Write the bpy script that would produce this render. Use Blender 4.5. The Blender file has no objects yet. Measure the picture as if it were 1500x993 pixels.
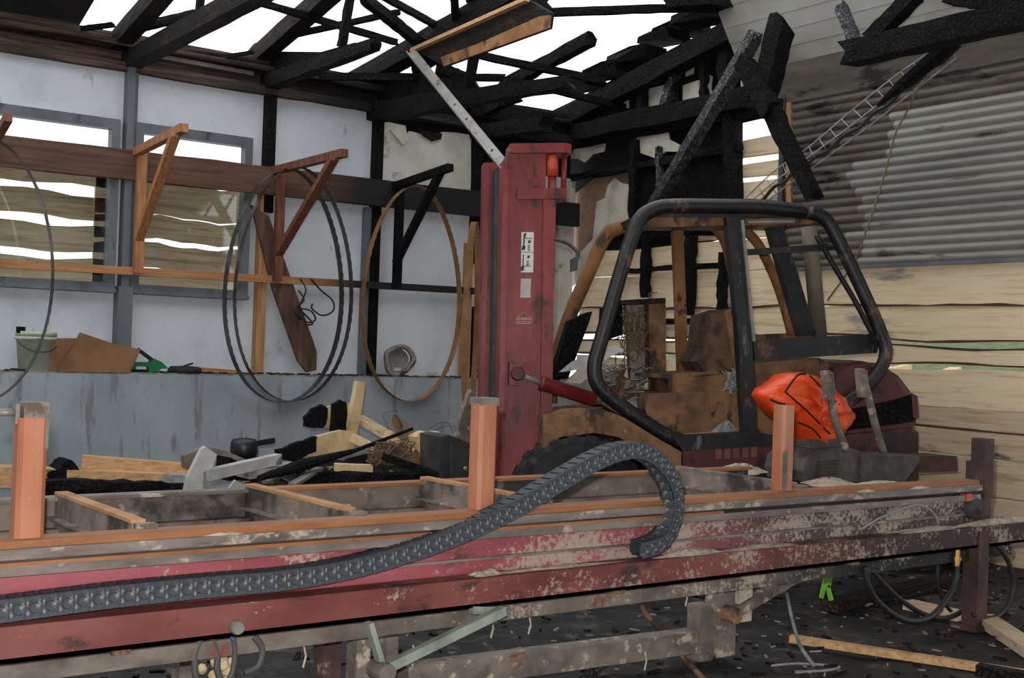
import bpy, math, random
from mathutils import Vector as V, Matrix
random.seed(11)
rnd = random.uniform
S = bpy.context.scene
COL = S.collection

# ------------------------------------------------------------------ camera
F = 1750.0
CAM = V((0, 0, 1.45))
yaw, pitch, roll = (math.radians(a) for a in (35.74, .46, 1.94))
FW = V((math.sin(yaw)*math.cos(pitch), math.cos(yaw)*math.cos(pitch), math.sin(pitch)))
_r = V((math.cos(yaw), -math.sin(yaw), 0)); _u = _r.cross(FW)
RT = _r*math.cos(roll) + _u*math.sin(roll); UP = -_r*math.sin(roll) + _u*math.cos(roll)
cd = bpy.data.cameras.new('camera'); cam = bpy.data.objects.new('camera', cd); COL.objects.link(cam)
cd.sensor_width = 36; cd.lens = 36*F/1500; cd.clip_start = .05
m3 = Matrix((RT, UP, -FW)).transposed()
cam.matrix_world = Matrix.Translation(CAM) @ m3.to_4x4()
S.camera = cam

# ------------------------------------------------------------------ light
w = bpy.data.worlds.new('overcast_sky'); S.world = w; w.use_nodes = True
w.node_tree.nodes['Background'].inputs[0].default_value = (.93, .965, 1, 1)
w.node_tree.nodes['Background'].inputs[1].default_value = 1.0
fl = bpy.data.lights.new('camera_flash', 'POINT'); fl.energy = 380; fl.shadow_soft_size = .03; fl.color = (1, .975, .94)
flo = bpy.data.objects.new('camera_flash', fl); COL.objects.link(flo)
flo.location = CAM + UP*.14 - RT*.06 + FW*.05
S.view_settings.view_transform = 'Standard'; S.view_settings.look = 'None'
S.view_settings.gamma = 1; S.view_settings.use_curve_mapping = False
S.view_settings.exposure = 0.85

# ------------------------------------------------------------------ measuring
XW, YW = 8.1, 10.1            # right wall, left wall
def ray(x, y): return FW + RT*((x-750)/F) + UP*((496.5-y)/F)
def pX(x, y, v): d = ray(x, y); return CAM + d*(v/d.x)
def pY(x, y, v): d = ray(x, y); return CAM + d*(v/d.y)
def pZ(x, y, v): d = ray(x, y); return CAM + d*((v-CAM.z)/d.z)
def pR(x, y, off=0):          # on the roof slope, which rises from the left wall
    d = ray(x, y); t = (3.8+off+.27*YW-CAM.z)/(d.z+.27*d.y); return CAM + d*t
FO, FA, FL = V((7.23, 5.1, 0)), V((.879, -.477, 0)), V((.477, .879, 0))   # forklift: origin, rearward, away
def pF(x, y, yl): d = ray(x, y); return CAM + d*((FO-CAM+FL*yl).dot(FL)/d.dot(FL))
def dep(p): return (p-CAM).dot(FW)
def at(s):
    k = s[0]
    return {'X': pX, 'Y': pY, 'Z': pZ, 'F': pF}[k](*s[1:]) if k != 'R' else pR(*s[1:])

# ------------------------------------------------------------------ materials
def lin(c):
    return tuple(((v/255)/12.92 if v <= 10 else ((v/255+.055)/1.055)**2.4) for v in c) + (1,)
MATS = {}
def mat(name, cols, scale=4, rough=.7, bump=.1, stretch=(1, 1, 1), spots=(), burn=None, metal=0, detail=7, bscale=None, cracks=0, world=False, spec=None, contrast=(.3, .7), dust=None):
    m = bpy.data.materials.new(name); m.use_nodes = True; MATS[name] = m
    nt = m.node_tree; N = nt.nodes; L = nt.links; b = N['Principled BSDF']
    b.inputs['Roughness'].default_value = rough; b.inputs['Metallic'].default_value = metal
    if spec is not None: b.inputs['Specular IOR Level'].default_value = spec
    if world: src = N.new('ShaderNodeNewGeometry').outputs['Position']
    else: src = N.new('ShaderNodeTexCoord').outputs['Object']
    def noise(sc, st, det=detail, ro=.6):
        mp = N.new('ShaderNodeMapping'); mp.inputs['Scale'].default_value = st; L.new(src, mp.inputs[0])
        n = N.new('ShaderNodeTexNoise'); n.inputs['Scale'].default_value = sc; n.inputs['Detail'].default_value = det
        n.inputs['Roughness'].default_value = ro; L.new(mp.outputs[0], n.inputs[0]); return n.outputs[0]
    n = noise(scale, stretch)
    r = N.new('ShaderNodeValToRGB'); L.new(n, r.inputs[0]); e = r.color_ramp.elements
    k = len(cols)
    while len(e) < k: e.new(.5)
    for i, c in enumerate(cols):
        e[i].position = contrast[0]+(contrast[1]-contrast[0])*i/max(1, k-1); e[i].color = lin(c)
    out = r.outputs[0]
    for (c, sc, th, st) in spots:
        q = noise(sc, st, 5, .65); mr = N.new('ShaderNodeMapRange'); L.new(q, mr.inputs[0])
        mr.inputs[1].default_value = th-.06; mr.inputs[2].default_value = th+.02
        mx = N.new('ShaderNodeMixRGB'); L.new(mr.outputs[0], mx.inputs[0]); L.new(out, mx.inputs[1]); mx.inputs[2].default_value = lin(c); out = mx.outputs[0]
    if burn:
        ax, p0, wd, amp, bc = burn      # world position along an axis beyond which the fire blackened it
        g = N.new('ShaderNodeNewGeometry'); sx = N.new('ShaderNodeSeparateXYZ'); L.new(g.outputs['Position'], sx.inputs[0])
        q = noise(2.2, (1, 1, 1), 5); ma = N.new('ShaderNodeMath'); ma.operation = 'MULTIPLY_ADD'; L.new(q, ma.inputs[0]); ma.inputs[1].default_value = amp
        L.new(sx.outputs[ax], ma.inputs[2]); mr = N.new('ShaderNodeMapRange'); L.new(ma.outputs[0], mr.inputs[0])
        mr.inputs[1].default_value = p0+amp*.5; mr.inputs[2].default_value = p0+wd+amp*.5
        mx = N.new('ShaderNodeMixRGB'); L.new(mr.outputs[0], mx.inputs[0]); L.new(out, mx.inputs[1]); mx.inputs[2].default_value = lin(bc); out = mx.outputs[0]
    if dust:                            # sawdust specks, thicker towards the far end of the saw
        dc, dsc, x0, x1, t0, t1 = dust
        g = N.new('ShaderNodeNewGeometry'); sx = N.new('ShaderNodeSeparateXYZ'); L.new(g.outputs['Position'], sx.inputs[0])
        mr = N.new('ShaderNodeMapRange'); L.new(sx.outputs[0], mr.inputs[0]); mr.inputs[1].default_value = x0; mr.inputs[2].default_value = x1; mr.inputs[3].default_value = t0; mr.inputs[4].default_value = t1
        q1 = noise(dsc, (.8, 1, .8), 4, .7); q2 = noise(dsc*.12, (.6, 1, 1), 4, .6)
        ad = N.new('ShaderNodeMath'); ad.operation = 'MULTIPLY_ADD'; L.new(q2, ad.inputs[0]); ad.inputs[1].default_value = .9; L.new(q1, ad.inputs[2])
        su = N.new('ShaderNodeMath'); su.operation = 'SUBTRACT'; L.new(ad.outputs[0], su.inputs[0]); L.new(mr.outputs[0], su.inputs[1])
        m2 = N.new('ShaderNodeMapRange'); L.new(su.outputs[0], m2.inputs[0]); m2.inputs[2].default_value = .12; m2.inputs[4].default_value = .85
        mx = N.new('ShaderNodeMixRGB'); L.new(m2.outputs[0], mx.inputs[0]); L.new(out, mx.inputs[1]); mx.inputs[2].default_value = lin(dc); out = mx.outputs[0]
    h = None
    if cracks:
        mp = N.new('ShaderNodeMapping'); mp.inputs['Scale'].default_value = (1, 1, 1); L.new(src, mp.inputs[0])
        v = N.new('ShaderNodeTexVoronoi'); v.feature = 'DISTANCE_TO_EDGE'; v.inputs['Scale'].default_value = cracks; L.new(mp.outputs[0], v.inputs[0])
        mr = N.new('ShaderNodeMapRange'); L.new(v.outputs[0], mr.inputs[0]); mr.inputs[2].default_value = .14; h = mr.outputs[0]
        mx = N.new('ShaderNodeMixRGB'); mx.blend_type = 'MULTIPLY'; mx.inputs[0].default_value = .8; L.new(out, mx.inputs[1]); L.new(h, mx.inputs[2]); out = mx.outputs[0]
    if bump:
        bn = N.new('ShaderNodeBump'); bn.inputs['Strength'].default_value = bump; bn.inputs['Distance'].default_value = .02
        L.new(h if h else noise(bscale or scale*4, stretch, 8), bn.inputs['Height']); L.new(bn.outputs[0], b.inputs['Normal'])
    L.new(out, b.inputs['Base Color'])
    return m
BLK = (16, 15, 15)
mat('char', [(8, 8, 8), (15, 14, 14), (27, 26, 26)], 9, .85, .8, cracks=26, spec=.2)
mat('char_silver', [(30, 31, 32), (66, 68, 71), (120, 122, 126)], 14, .55, 1, cracks=32)
mat('char_brown', [(14, 12, 11), (30, 24, 20), (66, 48, 36)], 6, .8, .6, (.6, .6, 2), cracks=30, spec=.25)
mat('eave_wood', [(34, 27, 23), (66, 50, 41), (104, 84, 70)], 4, .85, .4, (.5, 2, 9), burn=(0, 3.6, 1.6, 1.4, BLK))
mat('roof_sheet', [(24, 23, 22), (44, 40, 38)], 4, .8, .3)
mat('wall_paint', [(182, 188, 195), (206, 211, 217), (214, 218, 223)], 1.6, .6, .12, (1, 1, 1),
    spots=[((166, 168, 169), 4, .70, (1.5, 1.5, .8)), ((120, 112, 104), 22, .74, (1, 1, 1))])
mat('wall_scorched', [(176, 170, 160), (202, 198, 190), (212, 211, 206)], 2.2, .7, .2, spots=[((128, 112, 94), 2.5, .62, (1, 1, 1)), ((90, 82, 74), 9, .7, (1, 1, .5))])
mat('plaster', [(168, 158, 142), (198, 190, 176), (210, 205, 194)], 5, .8, .3)
mat('plaster_brown', [(92, 66, 52), (138, 104, 82), (158, 126, 102)], 3, .8, .3)
mat('concrete', [(136, 143, 149), (154, 161, 167), (166, 172, 177)], 1.8, .75, .15, (1, 1, .7),
    spots=[((122, 126, 130), 3, .62, (3, 3, .5)), ((182, 184, 184), 16, .74, (1, 1, 1)), ((136, 122, 112), 2.4, .70, (4, 4, .3))])
mat('ledge_dirt', [(84, 82, 78), (132, 130, 126), (160, 160, 158)], 12, .9, .4)
mat('floor_ash', [(12, 11, 11), (24, 23, 22), (40, 37, 35), (66, 61, 56)], 3.2, .85, .6, bscale=18, spots=[((84, 74, 64), 9, .62, (1, 1, 1)), ((14, 14, 14), 4, .6, (1, 1, 1))])
mat('debris', [(14, 13, 13), (30, 27, 25), (70, 56, 46)], 7, .9, .8, bscale=20)
mat('steel_grey', [(78, 82, 87), (98, 102, 107), (110, 114, 118)], 3, .55, .1, (1, 1, .4), spots=[((66, 60, 54), 8, .68, (1, 1, .5))])
mat('steel_dark', [(36, 36, 37), (56, 55, 55), (78, 74, 70)], 5, .6, .25)
mat('galvanised', [(104, 98, 92), (134, 129, 124), (150, 147, 143)], 4, .5, .1, (1, 1, 1), spots=[((92, 70, 54), 7, .66, (1, 1, 1))], metal=.25)
mat('pine_x', [(160, 118, 78), (196, 152, 106), (210, 172, 126)], 3, .7, .15, (.8, 12, 14))
mat('pine_z', [(140, 94, 56), (176, 126, 80), (194, 146, 98)], 3, .7, .15, (12, 12, .8))
mat('pine_pale', [(190, 156, 112), (214, 184, 140), (224, 198, 158)], 3, .7, .15, (5, 5, 2), burn=None)
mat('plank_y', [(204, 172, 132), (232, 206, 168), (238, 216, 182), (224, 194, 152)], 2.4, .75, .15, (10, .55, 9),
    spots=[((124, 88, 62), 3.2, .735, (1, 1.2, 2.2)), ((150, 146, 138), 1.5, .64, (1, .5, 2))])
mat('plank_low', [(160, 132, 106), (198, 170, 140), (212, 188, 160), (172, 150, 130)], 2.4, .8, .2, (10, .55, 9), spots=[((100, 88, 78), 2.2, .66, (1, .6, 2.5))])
mat('plank_old', [(146, 124, 92), (188, 164, 126), (208, 186, 150), (164, 142, 108)], 2.6, .8, .2, (.6, 10, 9), spots=[((96, 80, 60), 4, .68, (.6, 1, 3))])
mat('plank_bark', [(64, 46, 36), (92, 70, 54)], 8, .9, .5)
mat('beam_brown', [(64, 42, 32), (92, 62, 46), (110, 78, 58)], 3, .7, .2, (.6, 10, 10), burn=(0, 4.75, .7, .5, (13, 12, 12)))
mat('rail_pine', [(150, 100, 62), (178, 124, 80), (190, 140, 96)], 3, .7, .15, (.7, 12, 12), burn=(0, 4.75, .6, .3, (22, 19, 18)))
mat('bracket_pine', [(132, 84, 52), (168, 112, 70), (186, 132, 88)], 4, .7, .15, (9, 9, .9))
mat('bracket_scorched', [(66, 38, 26), (112, 66, 42), (142, 90, 58)], 4, .7, .15, (9, 9, .9))
mat('slab_brown', [(58, 42, 32), (84, 62, 48), (116, 90, 70)], 3, .8, .2, (6, 6, 1))
mat('roller', [(112, 109, 102), (144, 141, 133), (156, 153, 145)], 1.6, .55, .08, (1, .4, 2), metal=.2,
    spots=[((90, 82, 72), 3, .66, (1, .5, 3))], burn=None)
mat('roller_burnt', [(66, 60, 54), (92, 84, 76), (112, 104, 96)], 2.2, .65, .1, (1, .5, 3), spots=[((36, 32, 30), 4, .6, (1, .5, 2)), ((110, 78, 56), 5, .66, (1, .5, 4))])
mat('cladding', [(120, 116, 108), (162, 158, 150), (176, 173, 166)], 2, .6, .1, (1, .5, 1))
mat('red_paint', [(98, 26, 26), (126, 38, 36), (142, 50, 46)], 3, .45, .15, (1, 1, .5), spots=[((62, 24, 24), 5, .62, (1, 1, .6)), ((176, 84, 72), 9, .7, (1, 1, .4))])
mat('red_bright', [(176, 58, 44), (206, 84, 62)], 5, .45, .1)
mat('red_dark', [(50, 20, 21), (78, 28, 30), (92, 38, 38)], 2.2, .55, .15, spots=[((26, 20, 20), 3, .56, (1, 1, 1))])
mat('rust', [(66, 45, 32), (106, 74, 48), (136, 98, 64), (90, 68, 52)], 4, .8, .3, spots=[((52, 42, 36), 5, .6, (1, 1, .6)), ((150, 142, 130), 7, .7, (1, 1, 1))])
mat('rust_dark', [(30, 25, 23), (58, 44, 35), (104, 74, 50), (44, 38, 36)], 5, .8, .4)
mat('rust_orange', [(98, 64, 36), (140, 94, 52), (160, 116, 72)], 4, .8, .25, spots=[((64, 46, 34), 6, .62, (1, 1, .6))])
mat('cab_black', [(10, 10, 11), (19, 19, 20), (38, 35, 33)], 5, .45, .2, spots=[((96, 70, 50), 6, .64, (1, 1, .5)), ((92, 94, 96), 10, .70, (1, 1, .3))])  # rust spots, plus grey streaks painted in as highlights
mat('stack_brown', [(66, 58, 50), (96, 86, 72), (116, 106, 92)], 4, .6, .1, (1, 1, .4))
mat('rubber', [(20, 20, 20), (32, 32, 32), (46, 45, 44)], 6, .8, .3)
mat('hose', [(26, 26, 26), (44, 43, 42)], 8, .55, .1)
mat('bed_orange', [(122, 74, 40), (150, 95, 54), (160, 110, 72)], 5, .6, .15, (.5, 3, 3), spots=[((128, 112, 98), 9, .66, (.6, 1, 1))])
mat('flange_tan', [(140, 98, 62), (178, 130, 84), (188, 146, 104)], 6, .7, .2)
mat('post_orange', [(144, 84, 56), (168, 102, 70), (180, 122, 92)], 3, .5, .08, (2, 2, .5), spots=[((160, 140, 128), 12, .7, (1, 1, 1))])
mat('bed_grey', [(84, 74, 70), (116, 104, 98), (142, 130, 122)], 6, .7, .3, (.5, 2, 2), spots=[((176, 162, 146), 11, .63, (.6, 1, 1))])
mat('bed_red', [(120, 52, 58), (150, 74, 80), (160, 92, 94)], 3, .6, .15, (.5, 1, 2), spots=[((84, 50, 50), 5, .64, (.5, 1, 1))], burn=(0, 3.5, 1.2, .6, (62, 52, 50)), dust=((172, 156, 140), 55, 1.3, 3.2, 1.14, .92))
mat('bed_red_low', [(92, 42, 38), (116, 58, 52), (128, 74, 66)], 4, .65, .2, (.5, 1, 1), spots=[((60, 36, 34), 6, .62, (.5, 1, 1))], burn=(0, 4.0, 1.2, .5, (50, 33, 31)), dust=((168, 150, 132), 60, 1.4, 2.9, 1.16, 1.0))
mat('bed_steel', [(72, 64, 60), (112, 102, 94), (138, 126, 114)], 7, .75, .3, (.7, 1, 1), spots=[((176, 162, 142), 13, .62, (1, 1, 1)), ((112, 64, 44), 6, .68, (1, 1, 1))])
mat('bed_dark', [(82, 73, 68), (120, 108, 100), (144, 130, 120)], 6, .75, .3, (.6, 1, 1), spots=[((160, 146, 132), 14, .66, (1, 1, 1)), ((54, 50, 48), 2.2, .56, (1, 1, 1))])
mat('bed_bar', [(72, 64, 60), (108, 98, 90), (132, 120, 108)], 7, .75, .3, (.7, 1, 1), spots=[((112, 64, 44), 4, .66, (1, 1, 1))], burn=(0, 3.9, 1.0, .6, (34, 32, 32)), dust=((176, 162, 142), 50, 1.2, 2.6, 1.12, 1.0))
mat('hose_grey', [(56, 57, 58), (86, 87, 88)], 8, .6, .1)
mat('end_maroon', [(42, 30, 30), (70, 46, 44), (92, 66, 60)], 6, .7, .3, spots=[((140, 128, 116), 12, .7, (1, 1, 1))])
mat('sawdust', [(150, 132, 112), (190, 174, 154), (206, 194, 176)], 20, .95, .6, bscale=60)
mat('chain_plastic', [(34, 38, 43), (54, 59, 66), (74, 79, 85)], 7, .6, .15, spots=[((164, 154, 142), 9, .67, (1, 1, 1))])
mat('chain_dust', [(90, 92, 94), (150, 144, 136)], 9, .8, .1)
mat('chain_dark', [(24, 26, 29), (40, 42, 46)], 7, .6, .1)
mat('blade_steel', [(46, 46, 46), (72, 71, 70), (88, 84, 80)], 6, .45, .05, metal=.5)
mat('blade_rust', [(112, 78, 48), (146, 106, 68), (160, 124, 86)], 6, .6, .05, metal=.2)
mat('bucket_green', [(160, 172, 150), (184, 194, 172), (196, 202, 186)], 5, .5, .05, spots=[((110, 112, 100), 8, .68, (1, 1, 1))])
mat('cardboard', [(112, 78, 50), (134, 96, 64), (144, 108, 76)], 3, .85, .1)
mat('green_paint', [(14, 92, 52), (24, 120, 70)], 6, .45, .05)
mat('white_metal', [(150, 148, 142), (186, 184, 178), (200, 198, 194)], 4, .5, .1, spots=[((110, 104, 98), 6, .64, (1, 1, 1))])
mat('ash_white', [(110, 108, 106), (150, 148, 146), (178, 176, 174)], 12, .9, .6)
mat('orange_bag', [(208, 52, 10), (236, 76, 22), (244, 100, 44)], 4, .3, .9, bscale=7)
mat('black_plastic', [(18, 18, 19), (30, 30, 31)], 5, .4, .05)
mat('cast_grey', [(50, 46, 43), (76, 70, 65), (100, 93, 86)], 8, .75, .35)
mat('lime_strap', [(110, 190, 40), (150, 220, 70)], 5, .5, 0)
mat('wire_brown', [(96, 76, 54), (132, 108, 80)], 10, .6, 0)
mat('wire_grey', [(120, 118, 120), (160, 158, 160)], 10, .5, 0)
mat('brass', [(170, 130, 60), (200, 160, 90)], 6, .35, 0, metal=.8)
mat('blue_wire', [(40, 80, 170), (60, 104, 196)], 6, .5, 0)
mat('sticker', [(206, 204, 198), (220, 218, 212)], 6, .5, 0)
mat('logo_pink', [(170, 130, 122), (190, 152, 144)], 9, .5, 0)
mat('ink', [(30, 30, 34), (44, 44, 48)], 6, .5, 0)
mat('sticker_grey', [(160, 154, 148), (182, 176, 170)], 6, .5, 0)
mat('letter_red', [(104, 56, 46), (126, 78, 66)], 6, .6, 0)
mat('tube_grey', [(96, 90, 86), (136, 130, 126), (160, 156, 152)], 5, .85, .2, spots=[((60, 56, 54), 5, .6, (1, 1, 1))])
mat('grass', [(36, 52, 22), (62, 82, 36), (92, 108, 60)], 5, .9, .5, bscale=30)
mat('green_wood', [(96, 104, 94), (138, 146, 134), (160, 164, 152)], 6, .6, .1, spots=[((110, 84, 60), 6, .68, (1, 1, 1))])
gm = bpy.data.materials.new('window_glass'); gm.use_nodes = True; MATS['glass'] = gm
_n = gm.node_tree; _b = _n.nodes['Principled BSDF']; _o = _n.nodes['Material Output']
_t = _n.nodes.new('ShaderNodeBsdfTransparent'); _t.inputs[0].default_value = (.9, .92, .92, 1)
_g = _n.nodes.new('ShaderNodeBsdfGlossy'); _g.inputs['Roughness'].default_value = .05
_x = _n.nodes.new('ShaderNodeMixShader'); _x.inputs[0].default_value = .07
_n.links.new(_t.outputs[0], _x.inputs[1]); _n.links.new(_g.outputs[0], _x.inputs[2]); _n.links.new(_x.outputs[0], _o.inputs[0])

# ------------------------------------------------------------------ mesh building
ORG = {}
def perp(d, up=V((0, 0, 1))):
    s = d.cross(up)
    if s.length < 1e-4: s = d.cross(V((0, 1, 0)))
    s.normalize(); return s, s.cross(d).normalized()
class MB:
    def __init__(s): s.v = []; s.f = []
    def add(s, vs, fs): k = len(s.v); s.v += [V(p) for p in vs]; s.f += [tuple(i+k for i in f) for f in fs]; return s
    def box(s, c, size, ax=None):
        c = V(c); X, Y, Z = ax or (V((1, 0, 0)), V((0, 1, 0)), V((0, 0, 1))); a, b, d = (t/2 for t in size)
        vs = [c+X*(i*a)+Y*(j*b)+Z*(k*d) for i in (-1, 1) for j in (-1, 1) for k in (-1, 1)]
        return s.add(vs, [(0, 1, 3, 2), (4, 6, 7, 5), (0, 4, 5, 1), (2, 3, 7, 6), (0, 2, 6, 4), (1, 5, 7, 3)])
    def beam(s, p0, p1, w, h, up=V((0, 0, 1)), n=1, jit=0, taper=1.0, ends=0):
        p0, p1 = V(p0), V(p1); d = (p1-p0); Ln = d.length; d.normalize(); a, b = perp(d, up)
        k = len(s.v); ring = [(-1, -1), (1, -1), (1, 1), (-1, 1)] if not jit else [(-1, -1), (0, -1.05), (1, -1), (1.05, 0), (1, 1), (0, 1.05), (-1, 1), (-1.05, 0)]
        m = len(ring)
        for i in range(n+1):
            t = i/n; sc = 1+(taper-1)*t
            for (x, y) in ring:
                e = rnd(-ends, ends) if (i in (0, n)) else 0
                s.v.append(p0+d*(t*Ln+e)+a*(x*w/2*sc+rnd(-jit, jit))+b*(y*h/2*sc+rnd(-jit, jit)))
        for i in range(n):
            for j in range(m):
                s.f.append((k+i*m+j, k+i*m+(j+1) % m, k+(i+1)*m+(j+1) % m, k+(i+1)*m+j))
        s.f.append(tuple(k+j for j in range(m))[::-1]); s.f.append(tuple(k+n*m+j for j in range(m)))
        return s
    def prism(s, pts, ext):
        pts = [V(p) for p in pts]; ext = V(ext); n = len(pts); k = len(s.v)
        s.v += pts+[p+ext for p in pts]
        s.f += [tuple(range(k, k+n)), tuple(range(k+2*n-1, k+n-1, -1))]
        s.f += [(k+i, k+n+i, k+n+(i+1) % n, k+(i+1) % n) for i in range(n)]
        return s
    def tube(s, pts, r, n=8, closed=False):
        pts = [V(p) for p in pts]; m = len(pts); k = len(s.v); prev = None
        rr = r if isinstance(r, (list, tuple)) else [r]*m
        for i, p in enumerate(pts):
            if closed: d = pts[(i+1) % m]-pts[i-1]
            else: d = pts[min(i+1, m-1)]-pts[max(i-1, 0)]
            d.normalize()
            if prev is None: a, b = perp(d); b = d.cross(a)
            else: a = (prev-d*prev.dot(d)).normalized(); b = d.cross(a)
            prev = a
            for j in range(n):
                t = 2*math.pi*j/n; s.v.append(p+(a*math.cos(t)+b*math.sin(t))*rr[i])
        for i in range(m if closed else m-1):
            for j in range(n):
                q = (i+1) % m; s.f.append((k+i*n+j, k+i*n+(j+1) % n, k+q*n+(j+1) % n, k+q*n+j))
        if not closed: s.f.append(tuple(k+j for j in range(n))[::-1]); s.f.append(tuple(k+(m-1)*n+j for j in range(n)))
        return s
    def lathe(s, c, axis, prof, n=24):
        c, axis = V(c), V(axis).normalized(); a, b = perp(axis); k = len(s.v); m = len(prof)
        for i in range(n):
            t = 2*math.pi*i/n; e = a*math.cos(t)+b*math.sin(t)
            for (r, z) in prof: s.v.append(c+axis*z+e*r)
        for i in range(n):
            for j in range(m-1):
                q = (i+1) % n; s.f.append((k+i*m+j, k+q*m+j, k+q*m+j+1, k+i*m+j+1))
        return s
    def build(s, name, m, parent=None, smooth=False, base=None):
        if parent is None:
            if base is None:
                lo = [min(p[i] for p in s.v) for i in range(3)]; hi = [max(p[i] for p in s.v) for i in range(3)]
                base = V(((lo[0]+hi[0])/2, (lo[1]+hi[1])/2, lo[2]))
            o0 = V(base)
        else: o0 = ORG[parent.name]
        me = bpy.data.meshes.new(name); me.from_pydata([p-o0 for p in s.v], [], s.f); me.update()
        me.materials.append(MATS[m])
        if smooth: me.polygons.foreach_set('use_smooth', [True]*len(me.polygons))
        o = bpy.data.objects.new(name, me); COL.objects.link(o); ORG[o.name] = o0
        if parent: o.parent = parent
        else: o.location = o0
        return o
def thing(name, loc, label, cat, group=None):
    o = bpy.data.objects.new(name, None); COL.objects.link(o); o.location = V(loc); ORG[o.name] = V(loc); o.empty_display_size = .1
    tag(o, label, cat, group); return o
def tag(o, label, cat, group=None, kind=None):
    o['label'] = label; o['category'] = cat
    if group: o['group'] = group
    if kind: o['kind'] = kind
    return o
def struct(o, label, cat): o['kind'] = 'structure'; o['label'] = label; o['category'] = cat; return o
def arc(c, r, a0, a1, n): return [(c[0]+r*math.cos(math.radians(a0+(a1-a0)*i/n)), c[1]+r*math.sin(math.radians(a0+(a1-a0)*i/n))) for i in range(n+1)]
def spline(pts, n=8):
    P = [V(p) for p in pts]; out = []
    for i in range(len(P)-1):
        a, b, c, d = P[max(i-1, 0)], P[i], P[i+1], P[min(i+2, len(P)-1)]
        for j in range(n):
            t = j/n; out.append(.5*((2*b)+(c-a)*t+(2*a-5*b+4*c-d)*t*t+(3*b-a-3*c+d)*t*t*t))
    out.append(P[-1]); return out
def blob(c, rx, ry, rz, nu=20, nv=8, jit=.15):   # a heap: flat underside, lumpy top
    mb = MB(); c = V(c); vs = []; ph = [rnd(0, 6) for _ in range(6)]
    for j in range(nv+1):
        t = j/nv
        for i in range(nu):
            a = 2*math.pi*i/nu; k = 1+jit*(math.sin(2*a+ph[0])+.7*math.sin(3*a+ph[1])+.6*math.sin(5*a+ph[2]))*.6
            vs.append(c+V((rx*(1-t)*k*math.cos(a), ry*(1-t)*k*math.sin(a), rz*(math.sin(t*math.pi/2)**1.2)*(1+rnd(-jit, jit)*.6*(0 < j)))))
    fs = [(j*nu+i, j*nu+(i+1) % nu, (j+1)*nu+(i+1) % nu, (j+1)*nu+i) for j in range(nv) for i in range(nu)]
    return mb.add(vs, fs)

# ------------------------------------------------------------------ floor and ground
mb = MB(); n = 60
vs = []; fs = []
for i in range(n+1):
    for j in range(n+1):
        x, y = -3+11.2*i/n, -2+12.2*j/n
        vs.append((x, y, .012*math.sin(3.1*x+1.3*y)+.012*math.sin(5.3*y-2*x)+rnd(-.008, .004)-.012))
for i in range(n):
    for j in range(n): k = i*(n+1)+j; fs.append((k, k+n+1, k+n+2, k+1))
o = mb.add(vs, fs).build('floor', 'floor_ash', smooth=True); struct(o, 'black ash covered concrete floor of the burnt workshop', 'floor')
mb = MB()
vs = [(8.35, 0, .2), (8.35, 16, .2), (13, 0, 1.0), (13, 16, 1.0), (24, -2, 2.15), (24, 22, 2.15), (34, -2, 2.2), (34, 26, 2.2)]
o = mb.add(vs, [(0, 2, 3, 1), (2, 4, 5, 3), (4, 6, 7, 5)]).build('grass_bank', 'grass'); tag(o, 'green grass bank outside, seen through gaps between the planks', 'grass', kind='stuff')

# roof outside the view, added over the near half to cut the skylight
mb = MB(); vs = []
for i in range(61):
    x = -3+11.3*i/60; dz = .02*(i % 2)
    for (y, z) in ((4.3, 5.15), (-3.2, 3.4)): vs.append((x, y, z+dz))
mb.add(vs, [(2*i, 2*i+2, 2*i+3, 2*i+1) for i in range(60)])
o = mb.build('ceiling_added', 'roof_sheet'); struct(o, 'dark corrugated roof added over the near half to cut the skylight', 'ceiling_added')
o = MB().box((2.6, -3.1, 1.7), (11.4, .1, 3.5)).build('wall_back_added', 'concrete'); struct(o, 'plain wall added behind the camera to hold back daylight', 'wall')  # unseen, added to block daylight from behind the camera
o = MB().box((-3.05, 3.4, 1.9), (.1, 13.3, 3.8)).build('wall_side_added', 'concrete'); struct(o, 'plain wall added to the left outside the view to hold back daylight', 'wall')  # added out of view, closes off side daylight for contrast

# ------------------------------------------------------------------ left wall
LED = 1.135
o = MB().box((3.05, YW+.05-.16, LED/2-.01), (10.1, .42, LED+.02)).build('wall_left', 'concrete'); wl = struct(o, 'long left wall: grey concrete base with white panels above', 'wall')
MB().box((3.05, YW-.13, LED+.006), (10.1, .36, .012)).build('ledge_top', 'ledge_dirt', wl)
PX_ = [1.95, 3.207, 4.457, 5.569, 6.716]          # wall posts
def panel(x0, x1, z0, z1, m='wall_paint'):
    MB().box(((x0+x1)/2, YW+.02, (z0+z1)/2), (x1-x0, .03, z1-z0)).build('panel', m, wl)
WZ0, WZ1 = 1.80, 3.25
for (x0, x1) in ((-2, 1.0),): panel(x0, x1, LED, 3.68)
panel(1.0, 3.1, LED, WZ0); panel(1.0, 3.1, WZ1, 3.685)
panel(3.27, 4.30, LED, WZ0); panel(3.27, 4.30, WZ1, 3.685); panel(4.30, 4.45, LED, 3.685)
panel(3.10, 3.27, LED, 3.685); panel(4.45, 4.465, LED, 3.685); panel(5.56, 5.72, LED, 3.56); panel(4.465, 5.56, LED, 3.685)
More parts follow.
